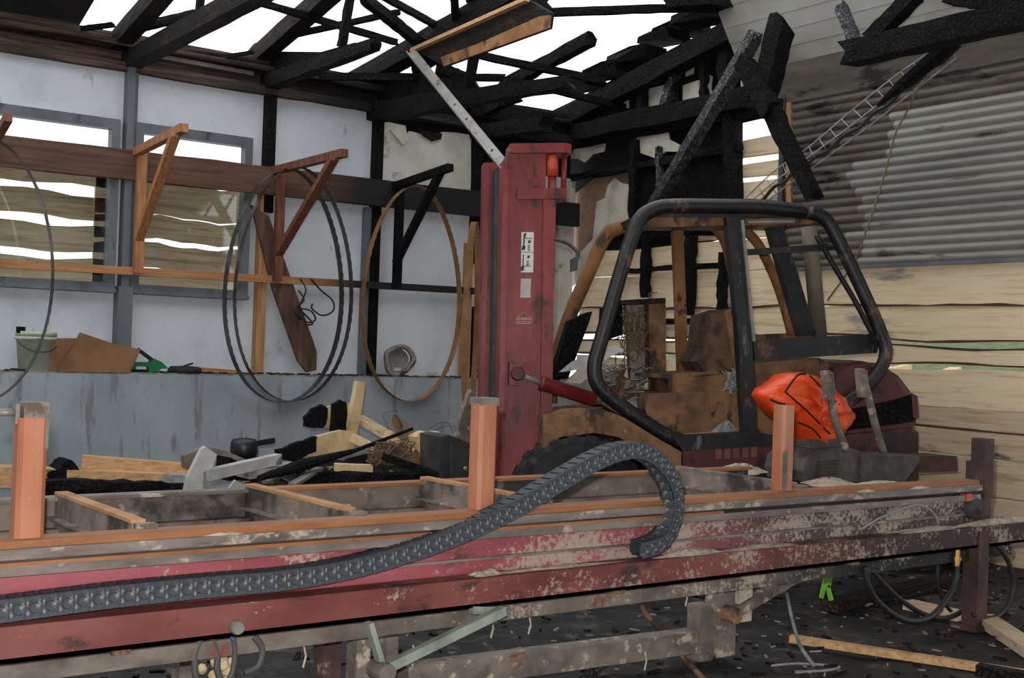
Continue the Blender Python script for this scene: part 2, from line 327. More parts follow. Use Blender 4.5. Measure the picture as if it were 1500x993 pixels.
# the fourth panel is torn and scorched along its top
def torn(pts, y, m, name='panel', par=None, th=.02):
    return MB().prism([pY(x, yy, y) for x, yy in pts], (0, th, 0)).build(name, m, par)
panel(5.72, 6.73, LED, 2.80)
torn([(556, 312), (556, 180), (575, 186), (586, 205), (600, 192), (618, 196), (632, 206), (648, 193), (668, 194), (690, 198), (690, 312)], YW, 'wall_scorched', par=wl)
panel(6.73, 8.05, LED, 3.3, 'wall_scorched')
torn([(556, 176), (594, 184), (598, 206), (590, 212), (580, 200), (572, 190), (558, 200)], YW-.02, 'plaster', 'torn_flap', wl)
torn([(612, 190), (648, 196), (646, 204), (634, 207), (622, 200)], YW-.03, 'char_brown', 'torn_flap', wl)
MB().box((6.5, YW+.12, 3.5), (3.1, .02, .6)).build('backing_board', 'char', wl)
# posts
def post(x, z0, z1, wdt, dp, m): return MB().box((x, YW-dp/2+.01, (z0+z1)/2), (wdt, dp, z1-z0)).build('post', m, wl)
post(3.19, LED, 3.70, .06, .12, 'steel_grey'); post(3.225, LED, 3.70, .07, .07, 'steel_grey')
post(3.195, LED, 1.86, .12, .14, 'steel_grey')
post(4.462, 2.6, 3.66, .09, .1, 'char'); post(4.43, LED, 2.85, .085, .09, 'pine_z')
post(5.575, LED, 3.62, .085, .1, 'char'); post(5.50, LED, 2.75, .075, .06, 'steel_grey')
post(6.73, 2.3, 3.55, .085, .1, 'char'); post(6.66, LED, 2.5, .06, .1, 'pine_z')
MB().box((6.72, YW-.07, 1.5), (.2, .03, .72)).build('burnt_panel', 'char', wl)
MB().box((6.60, YW-.08, 1.5), (.045, .06, .74)).build('batten', 'pine_z', wl)
# wall plate: stacked boards along the eaves
for k, (z, h, y) in enumerate(((3.70, .075, YW-.02), (3.80, .08, YW+.10), (3.89, .045, YW-.03), (3.97, .05, YW+.08))):
    MB().beam((-2, y, z), (8.0, y, z), .14, h, n=30, jit=.008).build('wall_plate', 'eave_wood' if k else 'eave_wood', wl)
MB().box((3.05, YW+.16, 3.8), (10.1, .02, .3)).build('backing_board', 'char_brown', wl)
MB().beam((3.35, YW+.02, 3.845), (4.3, YW+.02, 3.835), .1, .035).build('pale_lath', 'galvanised', wl)
# windows
def window(nm, x0, x1, px0, px1, z0, z1, gaps, lab):
    t = bpy.data.objects.new(nm, None); COL.objects.link(t); t.location = ((x0+x1)/2, YW, z0); ORG[t.name] = V(t.location); struct(t, lab, 'window')
    fr = .085
    MB().box(((x0+x1)/2, YW-.02, z1-fr/2), (x1-x0, .1, fr)).build('head', 'steel_grey', t)
    MB().box(((x0+x1)/2, YW-.02, z0+fr/2), (x1-x0, .1, fr)).build('sill', 'steel_grey', t)
    MB().box(((x0+x1)/2, YW-.05, z0+.02), (x1-x0, .12, .03)).build('sill_lip', 'steel_grey', t)
    for a in (x0+.035, x1-.035): MB().box((a, YW-.02, (z0+z1)/2), (.07, .1, z1-z0-2*fr)).build('jamb', 'steel_grey', t)
    MB().box(((x0+x1)/2, YW+.01, (z0+z1)/2), (x1-x0-.14, .006, z1-z0-2*fr)).build('pane', 'glass', t)
    # planks nailed across the outside; the gaps let the daylight through
    zs = [z0-.1]+[g for g in gaps]
    for i in range(len(gaps)):
        lo = zs[i]; hi = gaps[i]
        if isinstance(lo, tuple): lo = lo[1]
        if isinstance(hi, tuple): hi = hi[0]
        m_ = 14; mb = MB(); vs = []; ph = rnd(0, 6)
        for q in range(m_+1):
            x = x0-.25+(x1-x0+.5)*q/m_; wv = .012*math.sin(q*.7+ph)+.008*math.sin(q*1.9+ph)
            for (yy, zz) in ((YW+.16, lo+wv), (YW+.16, hi+wv*1.3), (YW+.19, hi+wv*1.3), (YW+.19, lo+wv)): vs.append((x, yy, zz))
        fs = [(4*q+j, 4*q+(j+1) % 4, 4*q+4+(j+1) % 4, 4*q+4+j) for q in range(m_) for j in range(4)]+[(0, 1, 2, 3), (4*m_+3, 4*m_+2, 4*m_+1, 4*m_)]
        mb.add(vs, fs).build('board', 'plank_old', t)
    return t
window('window_1', 1.0, 3.12, 0, 165, WZ0, WZ1, [(2.08, 2.14), (2.36, 2.42), (2.62, 2.69), (2.84, 2.84)], 'grey framed window at the far left, boarded outside with gappy planks')
window('window_2', 3.25, 4.30, 193, 362, WZ0, WZ1, [(2.02, 2.035), (2.25, 2.29), (2.49, 2.50), (2.80, 2.80)], 'grey framed window left of the saw blades, boarded outside with planks')

# shelf plank, rail and blade brackets
YB = YW-.12
o = MB().beam((1.2, YB, 2.86), (8.0, YB, 2.90), .05, .245, n=20, jit=.004).build('shelf_plank', 'beam_brown'); tag(o, 'long wide brown plank along the left wall, charred black at its right end', 'plank')
o = MB().beam((1.2, YB-.01, 1.975), (6.75, YB-.01, 2.015), .05, .065).build('wall_rail', 'rail_pine'); tag(o, 'thin pine rail along the left wall below the wide brown plank', 'rail')
def bracket(ux, uy0, uy1, tip, br0, br1, m, lab, wpx=12):
    b = pY(ux, uy0, YB-.06); e = pY(ux, uy1, YB-.06)
    t = thing('blade_bracket', e, lab, 'bracket', 'wall brackets for saw blades')
    MB().beam(e, V((e.x, e.y, b.z)), .075, .06, V((0, 1, 0))).build('upright', m, t)
    tp = pX(tip[0], tip[1], b.x); st = V((b.x, b.y, b.z)); dr = (tp-st).normalized()
    MB().beam(st-dr*.05, tp, .065, .065).build('arm', m, t)
    q0 = pX(br0[0], br0[1], b.x-.03); q1 = pX(br1[0], br1[1], b.x-.03)
    MB().beam(q0, q1, .05, .07, V((1, 0, 0))).build('brace', m, t); return t
bracket(202, 222, 400, (270, 187), (257, 197), (203, 350), 'bracket_pine', 'pine bracket in front of the second window')
bracket(406, 249, 412, (505, 224), (490, 231), (408, 372), 'bracket_scorched', 'scorched brown bracket carrying the pair of dark saw blades')
bracket(581, 272, 420, (660, 245), (645, 252), (580, 385), 'char', 'blackened bracket on the wall beside the red mast')
t = thing('blade_bracket', pY(2, 390, YB-.06), 'brown bracket cut off by the left edge of the photo', 'bracket', 'wall brackets for saw blades')
b = pY(-8, 205, YB-.06); MB().beam(pY(-10, 390, YB-.06), b, .07, .06, V((0, 1, 0))).build('upright', 'bracket_scorched', t)
MB().beam(pY(-6, 204, YB-.1), pY(12, 172, YB-.55), .06, .06).build('arm', 'bracket_scorched', t)

# saw blades: steel bands with a toothed front edge
def blade(cx, cy, rx, ry, Y, m, lab, turn=0, tilt=0, egg=.12, w=.075, half=None, grp='band saw blades on the wall'):
    n = 150; mb = MB(); c = pY(cx, cy, Y); kx = dep(c)/F
    vs = []
    for i in range(n):
        a = 2*math.pi*i/n; k = 1-egg*math.sin(a)
        x = rx*kx*math.cos(a)*k*1.12; z = ry*kx*math.sin(a)
        nrm = V((math.cos(a), 0, math.sin(a)))
        for side, (dy, dr) in enumerate(((-w/2-(.012 if i % 2 else 0), 0), (w/2, 0), (w/2, .003), (-w/2-(.012 if i % 2 else 0), .003))):
            p = V((x, dy, z))+nrm*dr
            p = Matrix.Rotation(turn, 3, 'Z') @ (Matrix.Rotation(tilt, 3, 'X') @ p)
            vs.append(c+p)
    fs = [(4*i+j, 4*i+(j+1) % 4, 4*((i+1) % n)+(j+1) % 4, 4*((i+1) % n)+j) for i in range(n) for j in range(4)]
    o = mb.add(vs, fs).build('band_saw_blade', m, base=c+V((0, 0, -ry*kx))); return tag(o, lab, 'saw blade', grp)
blade(418, 418, 84, 171, YW-.42, 'blade_steel', 'dark band saw blade on the scorched bracket, outer loop of the pair', .05)
blade(432, 416, 80, 171, YW-.36, 'blade_steel', 'dark band saw blade on the scorched bracket, inner loop of the pair', -.06)
blade(604, 430, 73, 157, YW-.36, 'blade_rust', 'rusty band saw blade hanging on the blackened bracket', 0)
blade(690, 465, 16, 140, YW-.40, 'blade_rust', 'orange rusted band saw blade seen edge on beside the mast', .5, w=.06)
blade(-30, 395, 92, 195, YW-.5, 'blade_steel', 'dark band saw blade partly outside the left edge of the photo', 0, egg=.05)

# things on the ledge
LZ = LED+.012
def Lg(px, py, dy=.185): return pY(px, py, YW-dy)
c = Lg(51, 547); c.z = LZ
t = thing('bucket', c, 'pale green plastic bucket on the ledge at the far left', 'bucket')
MB().lathe(c, (0, 0, 1), [(0, 0), (.125, 0), (.15, .28), (.158, .28), (.158, .31), (.145, .31), (.12, .02), (0, .02)], 28).build('body', 'bucket_green', t, True)
MB().lathe(c, (0, 0, 1), [(.152, .245), (.163, .245), (.163, .27), (.152, .27)], 28).build('rim_band', 'bucket_green', t, True)
MB().tube([c+V((.155*math.cos(a), -.02-.155*math.sin(a), .25-.1*math.sin(a))) for a in [math.pi*i/12 for i in range(13)]], .005, 6).build('handle', 'steel_dark', t)
MB().box(c+V((-.13, -.05, .32)), (.06, .05, .05)).build('rag', 'char', t)
c = Lg(130, 548); c.z = LZ
t = thing('cardboard_box', c, 'crumpled open brown cardboard box on the ledge beside the bucket', 'box')
k = .0062
def cbp(pts, y0, th, nm): MB().prism([V((c.x+(x-130)*k*1.15, c.y+y0, LZ+max(0, (548-y))*k*1.0)) for x, y in pts], (0, th, 0)).build(nm, 'cardboard', t)
cbp([(90, 548), (168, 548), (182, 517), (150, 510), (113, 497), (107, 512)], -.14, .012, 'front_flap')
cbp([(80, 548), (92, 548), (112, 505), (80, 507)], -.1, .24, 'side_panel')
cbp([(92, 548), (170, 548), (176, 520), (100, 512)], .14, .012, 'back_panel')
cbp([(165, 548), (172, 548), (182, 519), (176, 519)], -.12, .26, 'end_panel')
c = Lg(212, 546); c.z = LZ
t = thing('strapping_tensioner', c, 'green strapping tool with a raised black lever on the ledge', 'tool')
MB().prism([c+V(((x-212)*k*1.1, -.03, (546-y)*k)) for x, y in ((195, 544), (195, 535), (201, 532), (216, 532), (222, 527), (232, 532), (240, 540), (230, 541), (228, 545), (216, 545), (215, 538), (200, 538), (200, 544))], (0, .06, 0)).build('body', 'green_paint', t)
MB().beam(c+V(((202-212)*k*1.1, 0, (515-546)*-k)), c+V(((230-212)*k*1.1, 0, .06)), .03, .028).build('lever', 'black_plastic', t)
MB().box(c+V((-.1, 0, .012)), (.22, .07, .024)).build('base_strip', 'char_brown', t)
c = Lg(270, 550); c.z = LZ
t = thing('strap_coil', c, 'flat dark coil of strapping lying on the ledge', 'coil')
MB().lathe(c, (0, 0, 1), [(.05, 0), (.135, 0), (.14, .03), (.12, .055), (.06, .06), (.05, .03), (.05, 0)], 24).build('coil', 'rubber', t, True)
MB().tube(spline([c+V((-.16, -.02, .01)), c+V((-.05, -.1, .06)), c+V((.05, -.05, .085)), c+V((.02, .05, .06))], 5), .008, 6).build('loose_end', 'black_plastic', t)
c = Lg(322, 543); c.z = LZ+.02
o = MB().beam(c+V((-.17, .02, .015)), c+V((.16, -.02, -.002)), .07, .03).build('wood_offcut', 'bracket_pine'); tag(o, 'short reddish wood offcut on the ledge left of the saw blades', 'offcut')
c = Lg(576, 548); c.z = LZ
t = thing('cardboard_tube', c, 'grey sooty rolled tube with its open end facing out, on the ledge', 'tube')
prof = [V((math.cos(a)*.165*(1+.1*math.sin(3*a+1)), 0, .155+.15*math.sin(a)*(1+.12*math.sin(2*a)))) for a in [2*math.pi*i/28 for i in range(28)]]
mb = MB(); ax = V((.1, .22, 0)); vs = []
for (s_, off) in ((1, 0), (1, 1), (.8, 1), (.72, .35), (.76, 0)):
    for p in prof: vs.append(c+V((p.x*s_, -.12, .155+(p.z-.155)*s_))+ax*off)
fs = [(j*28+i, j*28+(i+1) % 28, ((j+1) % 5)*28+(i+1) % 28, ((j+1) % 5)*28+i) for j in range(5) for i in range(28)]
mb.add(vs, fs).build('roll', 'tube_grey', t, True)
mb = MB(); mb.add([c+V((p.x*.75, -.05, .155+(p.z-.155)*.75)) for p in prof], [tuple(range(28))]).build('inner_end', 'tube_grey', t)
MB().box(c+V((-.02, -.1, .07)), (.07, .03, .03)).build('pale_scrap', 'white_metal', t)
c = Lg(634, 547); c.z = LZ
o = MB().prism([c+V((-.08, 0, 0)), c+V((-.05, -.02, .05)), c+V((0, 0, .035)), c+V((.05, 0, .06)), c+V((.08, .01, 0))], (0, .03, 0)).build('paper_scrap', 'plaster'); tag(o, 'torn pale scrap on the ledge right of the sooty tube', 'scrap')
mb = MB()
for i in range(260):
    x = rnd(2.2, 6.6); s_ = rnd(.01, .035); mb.box((x, YW-rnd(.05, .3), LZ+s_*.2), (s_*rnd(.6, 2), s_, s_*.5))
o = mb.build('ledge_rubble', 'debris'); tag(o, 'scattered dirt and small rubble along the concrete ledge', 'rubble', kind='stuff')
o = MB().prism([pY(x, y, YW-.09) for x, y in ((366, 300), (392, 318), (462, 515), (461, 542), (447, 545), (434, 528), (398, 425))], (0, -.035, 0)).build('leaning_slab', 'slab_brown'); tag(o, 'dark brown slab leaning on the wall behind the paired saw blades', 'slab')
mb = MB()
for pts in (((440, 408), (448, 425), (440, 445), (437, 460), (450, 472), (462, 468), (455, 455), (440, 452)), ((455, 408), (470, 425), (487, 440), (488, 455), (472, 462), (457, 452), (458, 445)), ((437, 425), (445, 440), (430, 455), (440, 468)), ((436, 450), (448, 462), (458, 474), (448, 476))):
    mb.tube(spline([pY(x, y, YW-.17+rnd(-.02, .02)) for x, y in pts], 6), .008, 6)
o = mb.build('tied_cord', 'hose', smooth=True); tag(o, 'thin dark cord tied in loops hanging from the pine rail', 'cord')

# ------------------------------------------------------------------ right wall
wr = bpy.data.objects.new('wall_right', None); COL.objects.link(wr); wr.location = (XW, 7, 0); ORG[wr.name] = V((XW, 7, 0)); struct(wr, 'right end wall of pale horizontal planks and burnt framing', 'wall')
def live_plank(z0, z1, y0, y1, m, dz0=.012, dz1=.012, x=XW, slope=0, n=36, th=.035, bark=0):
    mb = MB(); vs = []; a, b = rnd(0, 6), rnd(0, 6)
    for q in range(n+1):
        y = y0+(y1-y0)*q/n; s_ = slope*(y-5.5)
        u0 = z0+s_+dz0*(math.sin(y*1.9+a)+.6*math.sin(y*4.3+b)); u1 = z1+s_+dz1*(math.sin(y*1.6+b)+.6*math.sin(y*3.7+a))
        for (xx, zz) in ((x, u0), (x, u1), (x+th, u1-.01), (x+th, u0-.01)): vs.append((xx, y, zz))
    fs = [(4*q+j, 4*q+4+j, 4*q+4+(j+1) % 4, 4*q+(j+1) % 4) for q in range(n) for j in range(4)]+[(0, 3, 2, 1), (4*n, 4*n+1, 4*n+2, 4*n+3)]
    pk = mb.add(vs, fs).build('plank', m, wr)
    if bark:
        for (i0, z_) in ((0, 0), (1, 0))[:bark]:
            eb = MB(); ev = []
            for q in range(n+1):
                p = V(vs[4*q+i0]); hh = .012+.009*math.sin(q*2.1+a)*math.sin(q*.9+b); sg = 1 if i0 == 0 else -1
                ev += [p+V((-.004, 0, -sg*.004)), p+V((-.004, 0, sg*hh)), p+V((.01, 0, sg*hh)), p+V((.01, 0, -sg*.004))]
            eb.add(ev, fs).build('bark_edge', 'plank_bark', pk)
Y0, Y1 = 2.6, 10.05
live_plank(1.90, 2.235, Y0, Y1, 'plank_y', .010, .004, bark=1); live_plank(1.635, 1.90, Y0, Y1, 'plank_y', .02, .008, bark=1, x=XW+.012)
live_plank(1.435, 1.59, Y0, Y1, 'plank_y', .012, .018, bark=2); live_plank(1.115, 1.385, Y0, Y1, 'plank_y', .004, .02)
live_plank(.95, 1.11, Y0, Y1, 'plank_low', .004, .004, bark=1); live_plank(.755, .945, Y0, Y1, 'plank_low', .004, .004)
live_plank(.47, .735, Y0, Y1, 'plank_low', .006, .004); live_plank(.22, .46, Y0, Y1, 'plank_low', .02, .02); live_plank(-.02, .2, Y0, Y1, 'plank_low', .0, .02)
live_plank(2.245, 2.52, 7.2, Y1, 'plank_y', .004, .012); live_plank(2.54, 2.80, 7.2, 8.6, 'plank_y', .01, .01)
live_plank(2.84, 3.06, 7.15, 7.75, 'plank_y', .01, .01, n=8); live_plank(3.09, 3.22, 7.15, 7.75, 'plank_y', .01, .01, n=8); live_plank(3.28, 3.45, 7.15, 7.75, 'plank_y', .01, .01, n=8)
# pale lumber lying outside
for (a, b, lb) in (((1262, 541), (1300, 536), 'leftmost, right beside the counterweight'), ((1290, 545), (1330, 537), 'middle one of three'), ((1378, 549), (1400, 541), 'rightmost, beside the grass')):
    o = MB().beam(pX(*a, 8.6), pX(*b, 8.9), .1, .04).build('lumber_offcut', 'pine_pale'); tag(o, 'pale lumber offcut outside the plank gap, '+lb, 'offcut', 'lumber outside the plank wall')
# corner sheets and burnt framing above the planks
def xp(pts, m, nm, x=XW-.02, th=.02): return MB().prism([pX(a, b, x) for a, b in pts], (th, 0, 0)).build(nm, m, wr)
xp([(770, 215), (1110, 26), (1150, 30), (1150, 165), (1086, 180), (1086, 345), (800, 400)], 'char', 'backing_sheet', XW+.07)
xp([(822, 400), (822, 300), (870, 262), (932, 240), (932, 330), (905, 345), (880, 350), (860, 380)], 'plaster_brown', 'plaster_sheet', XW-.005)
xp([(868, 350), (874, 296), (886, 290), (890, 272), (900, 260), (910, 268), (928, 272), (930, 325), (905, 338), (880, 345), (860, 400), (830, 425), (824, 408), (850, 370)], 'plaster', 'plaster_sheet', XW-.03)
xp([(835, 232), (842, 214), (886, 205), (884, 222), (868, 226), (856, 238), (846, 232)], 'plaster', 'plaster_sheet', XW-.05)
xp([(930, 195), (977, 188), (980, 204), (995, 212), (993, 222), (975, 222), (960, 232), (938, 224)], 'plaster', 'plaster_sheet', XW-.05)
xp([(950, 130), (975, 124), (982, 132), (978, 160), (950, 166)], 'plaster', 'plaster_sheet', XW-.0)
xp([(908, 140), (918, 133), (920, 158), (908, 160)], 'plaster', 'plaster_sheet', XW-.0)
xp([(1000, 125), (1024, 117), (1024, 150), (1000, 152)], 'plaster', 'plaster_sheet', XW-.0)
xp([(1033, 106), (1042, 112), (1040, 130), (1046, 140), (1033, 145)], 'plaster', 'plaster_sheet', XW-.0)
xp([(1085, 115), (1100, 110), (1100, 134), (1085, 138)], 'plaster', 'plaster_sheet', XW-.0)
xp([(1005, 98), (1015, 92), (1014, 108), (1004, 112)], 'plaster', 'plaster_sheet', XW-.0)
xp([(937, 238), (1080, 205), (1085, 300), (1085, 345), (937, 345)], 'char', 'burnt_sheet', XW-.03)
def xb(p0, p1, wpx, m='char', nm='stud', x=XW-.08, jit=.012):
    a, b = pX(*p0, x), pX(*p1, x); k = wpx*dep((a+b)/2)/F
    MB().beam(a, b, k, k, n=10, jit=jit, ends=.01).build(nm, m, wr)
xb((930, 205), (928, 350), 13); xb((1072, 150), (1075, 345), 20); xb((942, 105), (940, 168), 12); xb((1030, 70), (1032, 150), 10)
xb((1062, 45), (1066, 150), 20); xb((905, 140), (907, 172), 8); xb((985, 95), (988, 160), 8); xb((1000, 75), (970, 165), 12, 'char_silver')
xb((795, 205), (1105, 142), 26, nm='tie_beam', x=XW-.12); xb((800, 222), (1100, 165), 10, nm='tie_beam', x=XW-.06)
xb((835, 262), (1085, 215), 10, nm='noggin'); xb((955, 345), (1085, 328), 8, nm='noggin'); xb((760, 212), (1110, 28), 26, nm='gable_rafter', x=XW-.14); xb((790, 180), (1060, 42), 12, 'char', 'barge_board', x=XW+.05)
xb((965, 215), (968, 285), 9, 'char_silver'); xb((948, 330), (945, 435), 12, 'char'); xb((1013, 345), (1008, 462), 14, 'char'); xb((1060, 370), (1058, 460), 12, 'char')
xb((905, 398), (1062, 388), 7, nm='noggin'); xb((905, 472), (1040, 470), 7, nm='noggin')
xb((1083, 168), (1150, 150), 14, nm='tie_beam', x=XW-.1)
xb((1157, 150), (1158, 330), 9, 'pine_z', 'door_jamb', jit=.002); xb((1146, 215), (1148, 345), 8, 'steel_dark', 'door_guide', jit=0)
# jagged roofing scraps along the gable
for (x, y, s_) in ((862, 128, 20), (905, 108, 22), (945, 88, 26), (985, 60, 20), (1010, 48, 24), (1040, 30, 26)):
    MB().prism([pX(a, b, XW+.02+rnd(-.1, .1)) for a, b in ((x-s_, y+s_*.55), (x-s_*.9, y+2), (x+s_*.4, y-s_*.5), (x+s_*1.2, y-s_*.65), (x+s_*1.4, y+2))], (-.3, 0, .0)).build('roofing_scrap', 'char', wr)
# roller shutter
d1 = bpy.data.objects.new('door_1', None); COL.objects.link(d1); d1.location = (XW-.06, 5, 2.22); ORG[d1.name] = V((XW-.06, 5, 2.22)); struct(d1, 'grey corrugated roller shutter with soot stains, half raised above the planks', 'door')
ns = 21; zt, zb = 3.74, 2.225; ph = (zt-zb)/ns
for i in range(ns):
    z0 = zb+i*ph
    for (ya, yb, mm, nm) in ((2.6, 6.35+rnd(-.12, .12)-.02*i*(i > 11), 'roller', 'slat'), (None, 7.12, 'roller_burnt', 'burnt_slat_end')):
        if ya is None: ya = yl_
        yl_ = yb
        if ya >= yb: continue
        mb = MB(); pts = []
        for q in range(9):
            u = q/8; pts.append((XW-.07-.028*math.sin(u*math.pi)**.8, z0+ph*u))
        vs = [(x, ya, z) for x, z in pts]+[(x, yb, z) for x, z in pts]
        mb.add(vs, [(q, q+1, q+10, q+9) for q in range(8)]).build(nm, mm if i < 17 else 'roller_burnt', d1, True)
MB().box((XW-.08, 7.14, 2.95), (.1, .05, 1.6)).build('guide_rail', 'steel_dark', d1)
MB().box((XW-.06, 4.9, 2.22), (.05, 4.6, .03)).build('bottom_bar', 'steel_grey', d1)
# boards of the box above the shutter
for i, (z0, z1, x0, x1) in enumerate(((3.68, 3.98, -.10, -.22), (3.99, 4.10, -.22, -.30), (4.11, 4.22, -.30, -.38), (4.23, 4.34, -.38, -.46), (4.35, 4.5, -.46, -.56), (4.51, 4.7, -.56, -.66))):
    mb = MB(); mb.add([(XW+x0, 2.6, z0), (XW+x0, 7.55, z0), (XW+x1, 7.55, z1+.02), (XW+x1, 2.6, z1+.02), (XW+x0+.02, 2.6, z0), (XW+x0+.02, 7.55, z0), (XW+x1+.02, 7.55, z1), (XW+x1+.02, 2.6, z1)],
        [(0, 1, 2, 3), (4, 7, 6, 5), (0, 4, 5, 1), (3, 2, 6, 7), (1, 5, 6, 2), (0, 3, 7, 4)]).build('fascia_board', 'cladding' if i else 'roller_burnt', d1)

# ------------------------------------------------------------------ roof
def burnt(name, a, b, wpx, label, cat='beam', m='char', hpx=None, jit=.35, par=None, n=12, grp=None, taper=1, up=V((0, 0, 1))):
    p, q = at(a), at(b); k = dep((p+q)/2)/F; wd = wpx*k; h = (hpx or wpx)*k
    mb = MB().beam(p, q, min(wd, h) if hpx is None else wd*.6, h, up=up, n=n, jit=wd*.5*jit*.3, ends=wd*.45, taper=taper)
    o = mb.build(name, m, par)
    if par is None: tag(o, label, cat, grp)
    return o
trs = []
def truss(x, z, lab): t = thing('roof_truss', (x, YW-.1, z), lab, 'roof truss', 'burnt roof trusses'); return t
t = truss(3.2, 3.7, 'brown scorched roof truss over the first grey wall post')
burnt('bottom_chord', ('X', 172, 100, 3.2), ('X', 420, -34, 3.2), 26, '', m='char_brown', par=t, jit=.12)
burnt('rafter', ('X', 156, 82, 3.12), ('X', 290, -70, 3.12), 26, '', m='char_brown', par=t, jit=.12)
burnt('web', ('X', 187, 62, 3.2), ('X', 192, 25, 3.2), 16, '', m='char_brown', par=t, jit=.12)
burnt('web', ('X', 290, 42, 3.2), ('X', 296, -30, 3.2), 10, '', m='char', par=t, jit=.12)
MB().beam(pX(146, 66, 3.15), pX(177, 96, 3.15), .06, .02, V((1, 0, 0))).build('gusset_strap', 'steel_grey', t)
t = truss(4.45, 3.66, 'black charred roof truss over the post by the paired blades')
burnt('bottom_chord', ('X', 360, 133, 4.45), ('X', 548, 66, 4.45), 24, '', par=t, jit=.3, taper=.6)
burnt('rafter', ('X', 348, 110, 4.4), ('X', 500, -25, 4.4), 24, '', m='char_brown', par=t, jit=.15)
burnt('web', ('X', 376, 108, 4.45), ('X', 380, 70, 4.45), 20, '', par=t)
burnt('web', ('X', 500, 72, 4.45), ('X', 514, -10, 4.45), 11, '', par=t)
MB().beam(pX(339, 98, 4.42), pX(370, 133, 4.42), .06, .02, V((1, 0, 0))).build('gusset_strap', 'steel_dark', t)
MB().prism([pX(a, b, 4.47) for a, b in ((378, 115), (385, 75), (470, 76), (520, 62), (536, 70), (470, 98), (400, 125))], (.03, 0, 0)).build('gusset_board', 'char', t)
t = truss(5.57, 3.62, 'collapsed black roof truss over the post by the rusty blade')
burnt('bottom_chord', ('X', 530, 168, 5.57), ('X', 836, 120, 5.57), 32, '', par=t, jit=.3, taper=.5)
burnt('rafter', ('X', 505, 130, 5.5), ('X', 772, -20, 5.5), 28, '', par=t, jit=.2)
burnt('web', ('X', 540, 160, 5.57), ('X', 545, 115, 5.57), 22, '', par=t)
burnt('web', ('X', 685, 130, 5.57), ('X', 697, 70, 5.57), 12, '', par=t)
MB().beam(pX(504, 128, 5.55), pX(538, 163, 5.55), .06, .02, V((1, 0, 0))).build('gusset_strap', 'steel_dark', t)
MB().prism([pX(a, b, 5.6) for a, b in ((545, 150), (548, 118), (690, 112), (700, 130), (600, 150))], (.03, 0, 0)).build('gusset_board', 'char', t)
t = truss(6.72, 3.6, 'black burnt roof truss left of the gable, behind the leaning metal bar')
burnt('bottom_chord', ('X', 685, 196, 6.72), ('X', 800, 182, 6.72), 20, '', par=t, jit=.3)
burnt('rafter', ('X', 680, 180, 6.72), ('X', 735, 150, 6.72), 14, '', par=t, jit=.3)
burnt('web', ('X', 690, 190, 6.72), ('X', 694, 150, 6.72), 16, '', par=t, jit=.3)
B = burnt
B('purlin', ('R', 340, -8, .1), ('R', 580, 62, .1), 9, 'thin charred purlin crossing the sky above the paired blades')
B('purlin', ('R', 560, -6, .1), ('R', 652, 44, .1), 9, 'thin charred purlin running up to the scorched plywood panel')
B('purlin', ('R', 425, 52, .15), ('R', 583, 18, .15), 8, 'slender charred batten crossing two roof timbers high above the blades', 'batten')
B('purlin', ('R', 532, -4), ('R', 616, 64), 14, 'thick charred purlin ending just above the leaning metal bar')
B('purlin', ('Z', 440, 112, 3.9), ('Z', 740, 114, 3.9), 10, 'level charred purlin low across the sky left of the metal bar')
B('purlin', ('R', 640, 68), ('R', 885, 119), 10, 'knobbly thin charred purlin right of the scorched plywood panel')
B('purlin', ('R', 735, 128, .1), ('R', 868, 56, .1), 17, 'stout burnt purlin stub pointing up right with a rounded end')
B('purlin', ('R', 745, 116), ('R', 918, 158), 9, 'thin charred purlin running to the burnt gable frame')
B('purlin', ('R', 805, 18, .1), ('R', 1050, 10, .1), 11, 'straight black purlin across the sky at the top of the photo')
B('charred_beam', ('R', 985, -8, .1), ('R', 1260, 0, .1), 60, 'massive black beam along the top edge above the gable', hpx=36)
B('charred_beam', ('R', 690, -12, .1), ('R', 800, 6, .1), 26, 'black ragged beam end at the top behind the plywood panel')
B('charred_beam', ('R', 612, 100), ('R', 700, 40), 16, 'short black strut under the scorched plywood panel')
B('charred_beam', ('R', 640, 100, -.1), ('R', 688, 118, -.1), 16, 'black broken stub below the plywood panel')
B('charred_beam', ('R', 665, -8), ('R', 668, 30), 11, 'black upright stub at the top edge left of the plywood panel')
B('charred_beam', ('R', 700, 165), ('R', 760, 142), 12, 'black splintered stub in front of the lowest patch of sky')
B('charred_beam', ('R', 690, 160), ('R', 800, 178), 22, 'black beam behind the top of the red mast')
B('batten', ('R', 120, 42, .1), ('R', 168, 36, .1), 7, 'thin dark batten against the sky beside the roof sheet', 'batten')
B('batten', ('R', 205, 40, .1), ('R', 290, 20, .1), 12, 'flat scorched batten between the first truss members', 'batten', 'char_brown')
B('batten', ('R', 325, 84, .1), ('R', 372, 76, .1), 5, 'thin dark batten just above the second truss heel', 'batten')
# roofing sheet left standing at the top left
o = MB().prism([pR(x, y, .25) for x, y in ((-120, 35), (112, 44), (142, -6), (160, -60), (-120, -90))], (0, 0, .04)).build('roof_sheet', 'roof_sheet'); tag(o, 'dark corrugated roof sheet remaining in the top left corner', 'roof sheet')
# plywood panel hanging from the roof
pa = [at(('X', x, y, 5.30)) for x, y in ((606, 72), (775, 0), (806, 18), (803, 41), (650, 97))]
t = thing('plywood_panel', pa[0], 'scorched plywood panel with orange edges hanging in the roof', 'panel')
MB().prism(pa, (.04, 0, 0)).build('sheet', 'char_brown', t)
MB().prism([at(('X', x, y, 5.28)) for x, y in ((650, 97), (803, 41), (805, 22), (790, 24), (700, 64), (645, 84))], (.018, 0, 0)).build('unburnt_edge', 'rust_orange', t)
MB().beam(at(('X', 604, 74, 5.26)), at(('X', 772, -1, 5.26)), .05, .03).build('edge_lath', 'pine_x', t)
